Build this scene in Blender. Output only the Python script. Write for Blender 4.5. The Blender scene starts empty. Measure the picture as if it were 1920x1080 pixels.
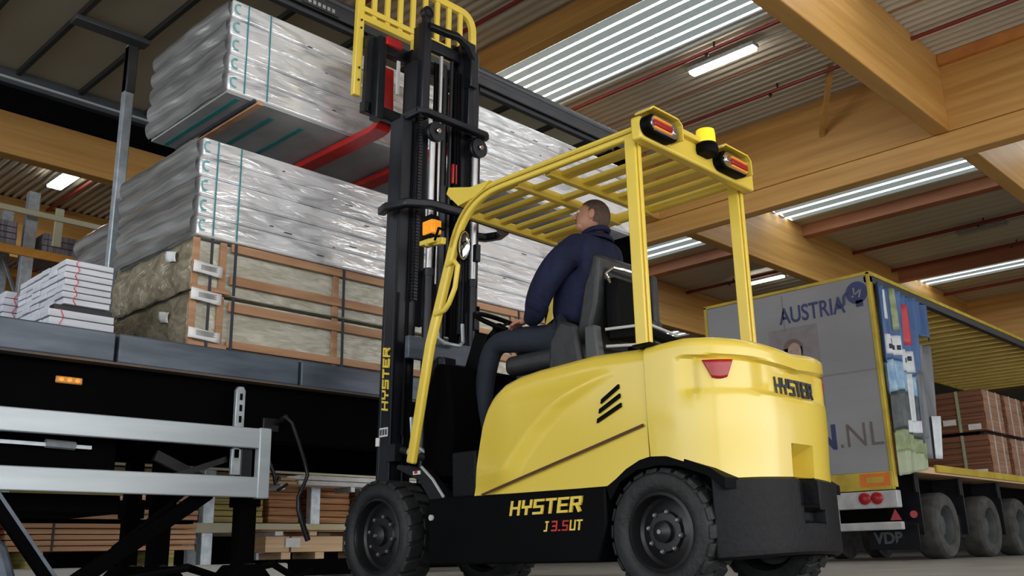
import bpy, bmesh, math, random
from mathutils import Vector, Matrix
random.seed(7)
S = bpy.context.scene
COL = S.collection
PI = math.pi

# ------------------------------------------------------------------ camera, world, light
cam = bpy.data.cameras.new('camera'); cam.sensor_width = 36; cam.lens = 1788.5/1920*36; cam.clip_end = 300
co = bpy.data.objects.new('camera', cam); COL.objects.link(co); S.camera = co
def set_cam(yaw, pitch, roll, h):
    cy, sy, cp, sp = math.cos(yaw), math.sin(yaw), math.cos(pitch), math.sin(pitch)
    f = Vector((cy*cp, sy*cp, sp)); r = Vector((sy, -cy, 0)); u = r.cross(f)
    r2 = r*math.cos(roll)+u*math.sin(roll); u2 = -r*math.sin(roll)+u*math.cos(roll)
    m = Matrix((r2, u2, -f)).transposed().to_4x4(); m.translation = (0, 0, h); co.matrix_world = m
set_cam(math.radians(43.808), math.radians(15.654), math.radians(-1.264), 0.19)

W = bpy.data.worlds.new('world'); S.world = W; W.use_nodes = True
bg = W.node_tree.nodes['Background']; bg.inputs[0].default_value = (0.86, 0.93, 1.0, 1); bg.inputs[1].default_value = 1.2
S.view_settings.view_transform = 'Standard'; S.view_settings.look = 'None'
S.view_settings.gamma = 1.0; S.view_settings.use_curve_mapping = False
S.view_settings.exposure = 0.74

def area(name, loc, rot, sx, sy, e, col=(1, 1, 1)):
    l = bpy.data.lights.new(name, 'AREA'); l.shape = 'RECTANGLE'; l.size = sx; l.size_y = sy; l.energy = e; l.color = col
    o = bpy.data.objects.new(name, l); COL.objects.link(o); o.location = loc; o.rotation_euler = rot
    return o
# fill lights added behind and beside the viewer to brighten hall and roof
area('dock_side_fill', (-9, 4, 3.0), (0, math.radians(-90), 0), 5.5, 26, 520, (.93, .97, 1))
area('yard_side_fill', (4, -13, 3.0), (math.radians(90), 0, 0), 30, 5.5, 980, (1, .98, .94))

# ------------------------------------------------------------------ materials
MATS = {}
def mat(name, col, rough=.5, metal=0., col2=None, scale=8., stretch=(1, 1, 1), bump=0., bscale=None, emit=0., coat=0., detail=4., alpha=1., spec=None, lo=.35, hi=.65, dist=0.):
    m = bpy.data.materials.new(name); m.use_nodes = True
    nt = m.node_tree; N = nt.nodes; L = nt.links; b = N['Principled BSDF']
    b.inputs['Base Color'].default_value = (*col, 1); b.inputs['Roughness'].default_value = rough; b.inputs['Metallic'].default_value = metal
    if spec is not None: b.inputs['Specular IOR Level'].default_value = spec
    if coat: b.inputs['Coat Weight'].default_value = coat; b.inputs['Coat Roughness'].default_value = .16
    if emit: b.inputs['Emission Color'].default_value = (*col, 1); b.inputs['Emission Strength'].default_value = emit
    tc = N.new('ShaderNodeTexCoord'); mp = N.new('ShaderNodeMapping'); mp.inputs['Scale'].default_value = stretch
    L.new(tc.outputs['Object'], mp.inputs[0])
    nz = N.new('ShaderNodeTexNoise'); nz.inputs['Scale'].default_value = scale; nz.inputs['Detail'].default_value = detail
    nz.inputs['Distortion'].default_value = dist
    L.new(mp.outputs[0], nz.inputs['Vector'])
    c2 = col2 if col2 else tuple(c*.86 for c in col)
    rp = N.new('ShaderNodeValToRGB'); rp.color_ramp.elements[0].position = lo; rp.color_ramp.elements[1].position = hi
    rp.color_ramp.elements[0].color = (*c2, 1); rp.color_ramp.elements[1].color = (*col, 1)
    L.new(nz.outputs['Fac'], rp.inputs[0]); L.new(rp.outputs[0], b.inputs['Base Color'])
    if bump:
        nb = N.new('ShaderNodeTexNoise'); nb.inputs['Scale'].default_value = bscale or scale; nb.inputs['Detail'].default_value = 3
        nb.inputs['Distortion'].default_value = dist
        L.new(mp.outputs[0], nb.inputs['Vector'])
        bp = N.new('ShaderNodeBump'); bp.inputs['Strength'].default_value = min(1, bump); bp.inputs['Distance'].default_value = .02
        L.new(nb.outputs['Fac'], bp.inputs['Height']); L.new(bp.outputs[0], b.inputs['Normal'])
    MATS[name] = m
    return m

YEL = mat('yellow paint', (.80, .595, .075), .3, col2=(.785, .58, .07), scale=2, coat=.6)
YEL2 = mat('yellow frame paint', (.83, .615, .085), .35, col2=(.79, .575, .07), scale=5, coat=.2)
BLK = mat('black paint', (.0025, .0027, .0034), .55, col2=(.0018, .0018, .0022), scale=6, spec=.07)
BLKM = mat('black steel', (.011, .012, .016), .42, .2, col2=(.006, .0065, .009), scale=14)
MASTM = mat('mast steel', (.016, .018, .026), .36, .3, col2=(.008, .009, .013), scale=9, stretch=(1, 1, .2))
BUMP = mat('charcoal moulded plastic', (.009, .0095, .012), .5, col2=(.006, .0065, .008), scale=40, bump=.15, spec=.16)
RUB = mat('tyre rubber', (.015, .016, .018), .62, col2=(.007, .0075, .008), scale=14, bump=.25, bscale=40)
RUB2 = mat('dusty truck tyre', (.075, .073, .07), .85, col2=(.035, .035, .035), scale=6)
RIM = mat('black rim', (.014, .014, .016), .35, .3)
HUBM = mat('worn hub steel', (.25, .24, .23), .4, .8)
CHR = mat('chrome rod', (.85, .86, .88), .14, 1.)
GALV = mat('galvanised steel', (.50, .545, .58), .42, .55, col2=(.36, .41, .45), scale=16, detail=6)
ALU = mat('aluminium rail', (.50, .55, .60), .42, .3, col2=(.42, .47, .51), scale=5, stretch=(.3, 1, 3))
RODM = mat('bright piston rod', (.78, .79, .82), .28, .55)
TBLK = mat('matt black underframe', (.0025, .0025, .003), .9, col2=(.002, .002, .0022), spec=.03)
RED = mat('red paint', (.55, .022, .018), .35, col2=(.40, .012, .012), scale=8)
REDP = mat('red pipe', (.22, .022, .018), .5)
REDL = mat('red lens', (.38, .006, .012), .3, coat=.15)
ORL = mat('orange lens', (.95, .32, .02), .2, emit=.25)
WHL = mat('clear lens', (.62, .60, .58), .12, coat=.5)
YBC = mat('yellow beacon lens', (.95, .72, .03), .2, emit=.25)
GLU = mat('glulam timber', (.64, .36, .11), .5, col2=(.45, .225, .05), scale=3.2, stretch=(1, .12, 3), detail=8, lo=.3, hi=.7)
GLUX = mat('glulam timber across', (.64, .36, .11), .5, col2=(.45, .225, .05), scale=3.2, stretch=(.12, 1, 3), detail=8, lo=.3, hi=.7)
COP = mat('reddish timber purlin', (.50, .21, .11), .6, col2=(.36, .14, .07), scale=4, stretch=(1, .1, 2))
ROOF = mat('grey brown roof sheet', (.60, .56, .47), .6, col2=(.56, .525, .44), scale=.5)
FLAT = mat('grey flat roof sheet', (.30, .275, .235), .7, col2=(.25, .23, .20), scale=.7)
CONC = mat('concrete floor', (.40, .38, .35), .38, col2=(.29, .275, .25), scale=1.6, detail=8, bump=.05)
WALLM = mat('hall wall panel', (.10, .10, .10), .8)
SKY = mat('skylight sheet', (.86, .95, 1.0), .5, emit=5.0)
LAMP = mat('lamp diffuser', (1.0, .93, .80), .5, emit=14.)
DIM = mat('unlit diffuser', (.36, .34, .30), .5)
FILM = mat('clear wrapped white boards', (.92, .93, .96), .18, .3, col2=(.54, .55, .58), scale=3.5, stretch=(.6, .7, 3), bump=.55, bscale=5, dist=1.2, detail=5, lo=.33, hi=.52)  # pale patches in the colour imitate broad reflections on the film
FILME = mat('grey stretch film', (.50, .50, .50), .2, .45, col2=(.20, .195, .19), scale=2.6, stretch=(1, .3, 5), bump=.6, bscale=4, dist=1.0, detail=5, lo=.35, hi=.68)
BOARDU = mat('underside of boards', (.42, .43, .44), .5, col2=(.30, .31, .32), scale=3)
TEAL = mat('teal print', (.03, .26, .29), .5)
TEALL = mat('pale teal print', (.18, .50, .53), .5)
BEI = mat('beige stretch film', (.36, .32, .235), .26, .12, col2=(.20, .17, .115), scale=6, stretch=(1, 1, 1.6), bump=.8, bscale=9, dist=1.5, detail=6)
CREAM = mat('cream wrapped boards', (.66, .64, .55), .3, .05, col2=(.44, .42, .33), scale=5, stretch=(1, 1, 4), bump=.6, bscale=9, dist=1.4)
PINE = mat('rough pine', (.52, .29, .165), .7, col2=(.36, .19, .10), scale=6, stretch=(.4, 1, 4), detail=6)
PINEP = mat('planed pale timber', (.78, .54, .33), .7, col2=(.62, .40, .23), scale=5, stretch=(.15, 1, 6), detail=6)
ORG = mat('stacked red timber', (.80, .46, .26), .7, col2=(.50, .24, .12), scale=2.5, stretch=(.12, 1, 16), detail=5)
CLAD = mat('brown wood packs', (.27, .115, .058), .7, col2=(.10, .038, .02), scale=2.2, stretch=(1, .2, 14), detail=5)
CLADL = mat('brown wood pack sides', (.36, .19, .11), .7, col2=(.20, .10, .055), scale=3, stretch=(.3, 1, 12), detail=5)
OLV = mat('yellow green timber', (.58, .48, .16), .7, col2=(.26, .21, .06), scale=3, stretch=(.3, 1, 12))
WHT = mat('white paper', (.80, .80, .80), .6)
INK = mat('dark ink', (.03, .035, .05), .6)
NAVYT = mat('navy print', (.045, .06, .16), .6)
WPK = mat('white boards', (.66, .68, .74), .5, col2=(.50, .52, .58), scale=5, stretch=(.4, .4, 5))
WPKE = mat('white board ends', (.52, .53, .57), .5, col2=(.30, .31, .33), scale=7, stretch=(1, 1, 5))
PINK = mat('red marking line', (.75, .06, .10), .6)
DECKM = mat('blue grey side board', (.105, .13, .17), .45, .2, col2=(.055, .07, .095), scale=4, stretch=(.5, 1, 3), detail=7, bump=.15)
TRF = mat('trailer roof sheet', (.085, .083, .072), .7, col2=(.065, .064, .056), scale=.8)
TRB = mat('trailer roof bow', (.030, .031, .030), .5, .2)
TRAIL = mat('trailer top rail', (.075, .08, .09), .45, .3)
NAVY = mat('navy jacket cloth', (.010, .014, .045), .8, col2=(.006, .008, .026), scale=9, bump=.9, bscale=7, stretch=(1, 1, .6), dist=1.2, spec=.25)
DENIM = mat('dark denim', (.013, .019, .034), .85, col2=(.012, .016, .027), scale=30, bump=.3, bscale=14)
SKIN = mat('skin', (.50, .24, .16), .5, col2=(.42, .19, .12), scale=12)
HAIR = mat('short brown hair', (.10, .062, .045), .8, col2=(.06, .038, .03), scale=60, bump=.3)
VINYL = mat('black vinyl', (.020, .022, .025), .5, col2=(.013, .014, .016), scale=20, bump=.15)
SEATG = mat('grey seat panel', (.07, .075, .08), .6)
PANEL = mat('grey trailer door', (.31, .31, .33), .45, col2=(.25, .25, .265), scale=1.3, stretch=(1, .4, 1), detail=5)
TYEL = mat('yellow trailer frame', (.56, .42, .05), .5, col2=(.42, .30, .03), scale=4)
TYR = mat('yellow roof slat', (.90, .70, .22), .5, col2=(.82, .62, .17), scale=3)
TYD = mat('dark slat gap', (.22, .145, .025), .7)
ORP = mat('orange reflector', (.75, .18, .03), .5)
WHB = mat('light grey bumper', (.48, .48, .49), .5, col2=(.36, .36, .37), scale=6)
CBL = mat('blue curtain', (.06, .14, .33), .45, col2=(.035, .08, .22), scale=3, stretch=(3, 1, .5), detail=3)
CLB = mat('light blue curtain print', (.34, .50, .62), .45, col2=(.15, .30, .50), scale=5, stretch=(2, 1, 1))
CDK = mat('dark curtain print', (.035, .045, .05), .5, col2=(.08, .10, .10), scale=5)
CGR = mat('green curtain print', (.17, .22, .09), .5, col2=(.30, .35, .20), scale=7)
CPG = mat('pale green curtain print', (.36, .42, .27), .5)
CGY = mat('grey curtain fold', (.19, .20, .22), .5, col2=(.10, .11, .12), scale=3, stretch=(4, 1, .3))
CWH = mat('white curtain print', (.66, .70, .74), .5)
CRD = mat('red curtain print', (.55, .05, .07), .5)
PORT = mat('faded portrait skin', (.46, .32, .28), .6)
PORH = mat('faded portrait hair', (.17, .13, .12), .6)
PORB = mat('faded portrait backdrop', (.25, .225, .235), .6)
PORD = mat('faded portrait shirt', (.22, .20, .23), .6)
ORB = mat('orange rack beam', (.66, .30, .045), .5)
YRB = mat('pale rack rail', (.55, .53, .42), .5, col2=(.5, .45, .25), scale=1.5)
MESHM = mat('purple grey goods', (.30, .28, .32), .6, col2=(.12, .11, .13), scale=3, stretch=(14, 1, 1))
MIRR = mat('mirror glass', (.75, .75, .72), .05, 1.)

def translucent(name, col, col2, k=.6):
    m = mat(name, col, .7, col2=col2, scale=1.2); nt = m.node_tree; N = nt.nodes; L = nt.links
    t = N.new('ShaderNodeBsdfTranslucent'); t.inputs[0].default_value = (*col, 1); mx = N.new('ShaderNodeMixShader'); mx.inputs[0].default_value = k
    L.new(N['Principled BSDF'].outputs[0], mx.inputs[1]); L.new(t.outputs[0], mx.inputs[2]); L.new(mx.outputs[0], N['Material Output'].inputs[0])
    return m
TRF = translucent('translucent trailer roof sheet', (.62, .60, .52), (.52, .50, .43), .65)
TYD = translucent('translucent yellow lorry roof', (.42, .31, .09), (.36, .26, .07), .6)

# ------------------------------------------------------------------ mesh helpers
class MB:
    def __init__(s): s.bm = bmesh.new()
    def _box(s, M):
        vs = [s.bm.verts.new(M @ Vector((x, y, z))) for x in (-.5, .5) for y in (-.5, .5) for z in (-.5, .5)]
        for f in ((0, 1, 3, 2), (4, 6, 7, 5), (0, 4, 5, 1), (2, 3, 7, 6), (0, 2, 6, 4), (1, 5, 7, 3)):
            s.bm.faces.new([vs[i] for i in f])
    def box(s, x0, x1, y0, y1, z0, z1):
        s._box(Matrix.Translation(((x0+x1)/2, (y0+y1)/2, (z0+z1)/2)) @ Matrix.Diagonal((abs(x1-x0), abs(y1-y0), abs(z1-z0), 1))); return s
    def bar(s, a, b, w, h, up=(0, 0, 1)):
        a = Vector(a); b = Vector(b); d = (b-a); L = d.length; d.normalize(); up = Vector(up)
        if abs(d.dot(up)) > .98: up = Vector((1, 0, 0))
        x = d.cross(up).normalized(); z = x.cross(d).normalized()
        M = Matrix((x, d, z)).transposed().to_4x4(); M.translation = (a+b)/2
        s._box(M @ Matrix.Diagonal((w, L, h, 1))); return s
    def rect_path(s, pts, w, h, side=(1, 0, 0)):
        # rectangular section swept along pts; w across 'side', h perpendicular
        pts = [Vector(p) for p in pts]; side = Vector(side).normalized(); rings = []
        for i, p in enumerate(pts):
            d = (pts[min(i+1, len(pts)-1)]-pts[max(i-1, 0)]).normalized(); n = side.cross(d).normalized()
            k = 1.
            if 0 < i < len(pts)-1:
                c = (pts[i]-pts[i-1]).normalized().dot(d); k = 1/max(.5, c)
            rings.append([s.bm.verts.new(p+side*a*w/2+n*b*h/2*k) for a, b in ((-1, -1), (1, -1), (1, 1), (-1, 1))])
        for r0, r1 in zip(rings, rings[1:]):
            for j in range(4): s.bm.faces.new((r0[j], r0[(j+1) % 4], r1[(j+1) % 4], r1[j]))
        s.bm.faces.new(rings[0][::-1]); s.bm.faces.new(rings[-1]); return s
    def tube(s, pts, r, n=10, cap=True):
        pts = [Vector(p) for p in pts]; rings = []; prev = None
        rr = r if isinstance(r, (list, tuple)) else [r]*len(pts)
        for i, p in enumerate(pts):
            d = (pts[min(i+1, len(pts)-1)]-pts[max(i-1, 0)]).normalized()
            if prev is None:
                a = Vector((0, 0, 1)) if abs(d.z) < .9 else Vector((1, 0, 0)); u = d.cross(a).normalized()
            else: u = (prev-d*prev.dot(d)).normalized()
            prev = u; v = d.cross(u)
            rings.append([s.bm.verts.new(p+(u*math.cos(2*PI*k/n)+v*math.sin(2*PI*k/n))*rr[i]) for k in range(n)])
        for r0, r1 in zip(rings, rings[1:]):
            for j in range(n):
                f = s.bm.faces.new((r0[j], r0[(j+1) % n], r1[(j+1) % n], r1[j])); f.smooth = True
        if cap: s.bm.faces.new(rings[0][::-1]); s.bm.faces.new(rings[-1])
        return s
    def lathe(s, prof, c, axis='X', n=32, smooth=True, closed=False):
        # prof: (radius, along axis)
        rings = []
        for r, t in prof:
            ring = []
            for k in range(n):
                a = 2*PI*k/n; p, q = r*math.cos(a), r*math.sin(a)
                v = {'X': (t, p, q), 'Y': (p, t, q), 'Z': (p, q, t)}[axis]
                ring.append(s.bm.verts.new(Vector(c)+Vector(v)))
            rings.append(ring)
        prs = list(zip(rings, rings[1:]))
        if closed: prs.append((rings[-1], rings[0]))
        for r0, r1 in prs:
            for j in range(n):
                f = s.bm.faces.new((r0[j], r0[(j+1) % n], r1[(j+1) % n], r1[j])); f.smooth = smooth
        if not closed:
            s.bm.faces.new(rings[0][::-1]); s.bm.faces.new(rings[-1])
        return s
    def prism(s, poly, t0, t1, axis='X', ext=None):
        # poly in the two other axes, in order
        def P(a, b, t): return {'X': (t, a, b), 'Y': (a, t, b), 'Z': (a, b, t)}[axis]
        v0 = [s.bm.verts.new(P(a, b, t0)) for a, b in poly]; v1 = [s.bm.verts.new(P(a, b, t1)) for a, b in poly]
        s.bm.faces.new(v0); s.bm.faces.new(v1[::-1]); n = len(poly)
        for i in range(n): s.bm.faces.new((v0[i], v1[i], v1[(i+1) % n], v0[(i+1) % n]))
        return s
    def ball(s, c, rx, ry, rz, n=16):
        m = Matrix.Translation(c) @ Matrix.Diagonal((rx, ry, rz, 1))
        g = bmesh.ops.create_uvsphere(s.bm, u_segments=n, v_segments=n//2+2, radius=1, matrix=m)
        for v in g['verts']:
            for f in v.link_faces: f.smooth = True
        return s
    def grid(s, fn, nu, nv, thick=None, smooth=True):
        G = [[s.bm.verts.new(fn(i/nu, j/nv)) for j in range(nv+1)] for i in range(nu+1)]
        for i in range(nu):
            for j in range(nv):
                f = s.bm.faces.new((G[i][j], G[i+1][j], G[i+1][j+1], G[i][j+1])); f.smooth = smooth
        return s
    def shear(s, k=-.045, z0=.8):
        for v in s.bm.verts: v.co.y += k*(v.co.z-z0)
        return s
    def build(s, name, m, parent=None, bevel=0., seg=2, solid=0., subd=0):
        bmesh.ops.remove_doubles(s.bm, verts=s.bm.verts, dist=1e-6)
        bmesh.ops.recalc_face_normals(s.bm, faces=s.bm.faces)
        me = bpy.data.meshes.new(name)
        off = Vector((0, 0, 0)); p = parent
        while p is not None: off += Vector(p.location); p = p.parent
        for v in s.bm.verts: v.co -= off
        s.bm.to_mesh(me); s.bm.free(); me.materials.append(m); me.set_sharp_from_angle(angle=math.radians(32))
        o = bpy.data.objects.new(name, me); COL.objects.link(o)
        if parent: o.parent = parent
        if solid:
            md = o.modifiers.new('solid', 'SOLIDIFY'); md.thickness = solid; md.offset = 0
        if bevel:
            md = o.modifiers.new('bevel', 'BEVEL'); md.width = bevel; md.segments = seg; md.limit_method = 'ANGLE'; md.angle_limit = math.radians(40)
        if subd:
            md = o.modifiers.new('sub', 'SUBSURF'); md.levels = subd; md.render_levels = subd
        return o
def tag(o, label, cat, group=None):
    o['label'] = label; o['category'] = cat
    if group: o['group'] = group
    return o
def thing(name, loc, label, cat, group=None):
    o = bpy.data.objects.new(name, None); COL.objects.link(o); o.location = loc; o.empty_display_size = .1
    return tag(o, label, cat, group)
def struct(o): o['kind'] = 'structure'; return o
def origin_at(o, loc):
    # move a mesh thing's origin to its base
    loc = Vector(loc)
    for v in o.data.vertices: v.co -= loc
    o.location = loc; return o
def interp(x, pts):
    if x <= pts[0][0]: return pts[0][1]
    for (a, b), (c, d) in zip(pts, pts[1:]):
        if x <= c: return b+(d-b)*(x-a)/(c-a)
    return pts[-1][1]
def smooth(x, a, b):
    t = max(0, min(1, (x-a)/(b-a))); return t*t*(3-2*t)

# block lettering: strokes on a 4 x 6 cell
GLY = {'H': [((0, 0), (0, 6)), ((4, 0), (4, 6)), ((0, 3), (4, 3))], 'Y': [((0, 6), (0, 3.2)), ((0, 3.2), (4, 3.2)), ((4, 6), (4, 3.2)), ((2, 3.2), (2, 0))],
       'S': [((4, 6), (0, 6)), ((0, 6), (0, 3)), ((0, 3), (4, 3)), ((4, 3), (4, 0)), ((4, 0), (0, 0))], 'T': [((0, 6), (4, 6)), ((2, 6), (2, 0))],
       'E': [((4, 6), (0, 6)), ((0, 6), (0, 0)), ((0, 0), (4, 0)), ((0, 3), (3.4, 3))],
       'R': [((0, 0), (0, 6)), ((0, 6), (4, 6)), ((4, 6), (4, 3)), ((4, 3), (0, 3)), ((2.4, 3), (4, 0))],
       'J': [((3, 6), (3, 0)), ((3, 0), (1, 0)), ((2, 6), (4, 6))], '3': [((0, 6), (4, 6)), ((4, 6), (4, 0)), ((4, 0), (0, 0)), ((.8, 3), (4, 3))],
       '.': [((1.5, 0), (2.3, 0))], '5': [((4, 6), (0, 6)), ((0, 6), (0, 3)), ((0, 3), (4, 3)), ((4, 3), (4, 0)), ((4, 0), (0, 0))],
       'U': [((0, 6), (0, 0)), ((0, 0), (4, 0)), ((4, 0), (4, 6))]}
def lettering(text, fn, w=1.1, slant=.16, adv=6.0, depth=.003):
    """fn(u, v, d) -> point, u right and v up in cell units"""
    m = MB(); kz = 0.
    for i, ch in enumerate(text):
        for (x0, y0), (x1, y1) in GLY.get(ch, []):
            a = Vector((x0, y0)); b = Vector((x1, y1)); d = (b-a).normalized(); n = Vector((-d.y, d.x))*w/2; e = d*w/2
            q = [a-e-n, b+e-n, b+e+n, a-e+n]
            vs = []
            kz += .0004
            for dd in (0, depth+kz):
                vs.append([m.bm.verts.new(fn(i*adv+p.x+slant*p.y, p.y, dd)) for p in q])
            m.bm.faces.new(vs[0][::-1]); m.bm.faces.new(vs[1])
            for k in range(4): m.bm.faces.new((vs[0][k], vs[0][(k+1) % 4], vs[1][(k+1) % 4], vs[1][k]))
    return m
def font_text(body, size, M, m, parent, name='lettering', bold=0., squash=1.):
    c = bpy.data.curves.new('t', 'FONT'); c.body = body; c.size = size; c.extrude = .002; c.offset = bold
    t = bpy.data.objects.new('t', c); COL.objects.link(t)
    bpy.context.view_layer.update()
    me = bpy.data.meshes.new_from_object(t.evaluated_get(bpy.context.evaluated_depsgraph_get()))
    bpy.data.objects.remove(t)
    off = Vector((0, 0, 0)); p = parent
    while p is not None: off += Vector(p.location); p = p.parent
    for v in me.vertices:
        v.co.x *= squash; v.co = M @ v.co - off
    me.name = name; me.materials.clear(); me.materials.append(m)
    o = bpy.data.objects.new(name, me); COL.objects.link(o); o.parent = parent
    return o

# ------------------------------------------------------------------ the hall
ZR = 6.6
f = MB(); f.box(-30, 50, -25, 34, -.2, 0); struct(f.build('floor', CONC))
SKYS = [(8.2, 9.72, 4.4, 8.42), (8.2, 9.72, 8.75, 12.9), (16.1, 17.15, 4.1, 8.55), (16.1, 17.15, 8.8, 12.9), (22.95, 24.4, 4.1, 8.6), (22.95, 24.4, 13.2, 17), (22.95, 24.4, -5, 3.8), (16.1, 17.15, -5, 3.8), (8.2, 9.72, -5, 3.8),
        (1.2, 2.6, -6, -.5), (1.2, 2.6, -16, -8), (8.2, 9.72, -16, -7), (-6, -4.5, -16, -4), (-6, -4.5, -2, 6), (16.1, 17.15, -16, -7)]
def ribs(x0, x1, y0, y1, p=.25, h=.05, z=ZR):
    """trapezoid corrugation running along Y"""
    m = MB(); x = x0; prof = []
    while x < x1-1e-6:
        for dx, zz in ((0, 0), (.36*p, 0), (.5*p, h), (.86*p, h)):
            if x+dx < x1: prof.append((x+dx, z+zz))
        x += p
    prof.append((x1, z))
    a = [m.bm.verts.new((q[0], y0, q[1])) for q in prof]; b = [m.bm.verts.new((q[0], y1, q[1])) for q in prof]
    for i in range(len(a)-1): m.bm.faces.new((a[i], a[i+1], b[i+1], b[i]))
    return m
# ceiling sheet with the openings for the skylights left out
xs = sorted({-30, 50}|{s[0] for s in SKYS}|{s[1] for s in SKYS}|{12.5})
cm = bmesh.new()
for xa, xb in zip(xs, xs[1:]):
    mid = (xa+xb)/2; cuts = sorted([(s[2], s[3]) for s in SKYS if s[0] < mid < s[1]])
    y = -25.
    for c0, c1 in cuts+[(34., 34.)]:
        if c0 > y:
            t = ribs(xa, xb, y, c0, *((.14, .045) if mid < 12.5 else (.3, .012))); me = bpy.data.meshes.new('t'); t.bm.to_mesh(me); cm.from_mesh(me); t.bm.free(); bpy.data.meshes.remove(me)
        y = c1
cmb = MB(); cmb.bm.free(); cmb.bm = cm
struct(cmb.build('ceiling', ROOF, solid=.01))
# white translucent ribs and darker webs of every skylight
SKYW = mat('skylight web', (.36, .42, .42), .5, emit=.30)  # dimness of the sheet seen obliquely is put into this grey
for i, s in enumerate(SKYS):
    m = MB(); w = MB(); p = .2 if i < 2 else .36; q_ = p/.25
    x = s[0]
    while x < s[1]-.05:
        m.box(x+.035*q_, x+.095*q_, s[2], s[3], ZR, ZR+.012)
        w.prism([(x+.095*q_, ZR+.005), (x+.12*q_, ZR+.06), (x+p-.02, ZR+.06), (x+p+.035*q_, ZR+.005), (x+p+.035*q_, ZR), (x+p-.03, ZR+.05), (x+.13*q_, ZR+.05), (x+.095*q_, ZR)], s[2], s[3], 'Y')
        x += p
    o = struct(m.build('window_%d' % (i+1), SKY))
    w.build('rib', SKYW, o)
k_ = MB(); k_.box(-12, 5.75, 8.80, 9.05, 0, .165); struct(k_.build('trim_90', mat('lit floor strip kerb', (.62, .60, .56), .7, col2=(.5, .48, .45), scale=4), bevel=.02))  # invented kerb; its pale colour imitates a brightly lit strip of floor
# timber
n = 0
def timber(*b, m=GLU, bev=.012):
    global n; n += 1
    t = MB(); t.box(*b); return struct(t.build('trim_%d' % n, m, bevel=bev))
timber(12.5, 12.68, -25, 34, 5.505, 6.6); timber(12.5, 12.72, -25, 34, 5.17, 5.497)     # deep main girder, two laminated pieces
timber(26.8, 27.05, -25, 34, 5.2, 6.6)
timber(-1.2, -1., -25, 34, 5.2, 6.6)
for y0 in (-14.7, -10, -5.35, -.8, 3.86, 8.55, 12.95, 17.6, 22.3):
    for xa, xb in ((-1, 12.5), (12.72, 26.8)): timber(xa, xb, y0, y0+.22, 5.5, 6.6, m=GLUX)
timber(12.42, 12.5, -25, 3.86, 6.44, 6.6, m=mat('orange edge timber', (.60, .25, .06), .6, col2=(.48, .18, .04), scale=4))
for x0, x1, z0, mm in ((7.88, 8.06, 6.28, GLU), (17.55, 17.8, 6.36, COP), (22.3, 22.5, 6.3, COP), (10.9, 10.92, 6.58, COP)):
    timber(x0, x1, -25, 34, z0, 6.6, m=mm)
t = MB(); t.bar((12.5, 5.62, 6.03), (11.62, 4.98, 6.56), .07, .07); n += 1; struct(t.build('trim_%d' % n, GLUX))
w = MB(); w.box(-30, 50, 33.8, 34, 0, 6.6); struct(w.build('wall_back', WALLM))
w = MB(); w.box(49.8, 50, -25, 34, 0, 6.6); struct(w.build('wall_right', WALLM))

# red sprinkler pipes on small hangers
PL = [(7.28, 'red sprinkler pipe by the orange purlin left of the large skylight'), (9.93, 'red sprinkler pipe along the lower edge of the large skylight'), (11.57, 'red sprinkler pipe between the lit strip lamp and the main girder'),
      (6.0, 'red sprinkler pipe at far left beside the small lit lamp'), (19.9, 'red sprinkler pipe just beyond the copper coloured purlin'), (21.95, 'red sprinkler pipe nearest the rearmost skylight'), (25.2, 'thin red sprinkler pipe beyond the rearmost skylight')]
for x, lb in PL:
    r = thing('sprinkler_pipe', (x, 5, 6.5), lb, 'pipe')
    m = MB(); m.tube([(x, -25, 6.5), (x, 33.5, 6.5)], .028 if x < 15 else .04, 8); m.build('pipe', REDP, r)
    for k in range(10):
        y = -7+k*3.1+.37*(k % 3)
        h = MB(); h.box(x-.01, x+.01, y-.01, y+.01, 6.5, 6.62); h.lathe([(.012, 0), (.03, -.03), (.012, -.06)], (x, y+.12, 6.49), 'Z', 8); h.build('hanger', BLKM, r)
def strip(x, y0, y1, lit, lb, w=.13):
    r = thing('strip_light', (x, (y0+y1)/2, 6.5), lb, 'ceiling light')
    m = MB(); m.box(x-w/2-.01, x+w/2+.01, y0, y1, 6.46, 6.52); m.build('housing', GALV, r, .008)
    m = MB(); m.box(x-w/2, x+w/2, y0+.02, y1-.02, 6.42, 6.47); m.build('diffuser', LAMP if lit else DIM, r, .015)
    m = MB(); m.tube([(x, y0-.5, 6.5), (x, y1+.5, 6.5)], .012, 6); m.build('conduit', GALV, r)
    for y in (y0+.2, y1-.2):
        m = MB(); m.box(x-.01, x+.01, y-.01, y+.01, 6.5, 6.62); m.build('hanger', GALV, r)
strip(10.2, 5.32, 6.33, True, 'bright strip lamp glowing between the large skylight and the main girder')
strip(20.2, 10.4, 11.5, True, 'lit strip lamp just above the left half of the grey lorry door')
strip(20.15, 5.4, 6.4, False, 'dark unlit strip lamp between the pipes at upper right')
strip(5.6, 15.35, 16.25, True, 'short lit strip lamp under the roof at far left', .24)

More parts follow.
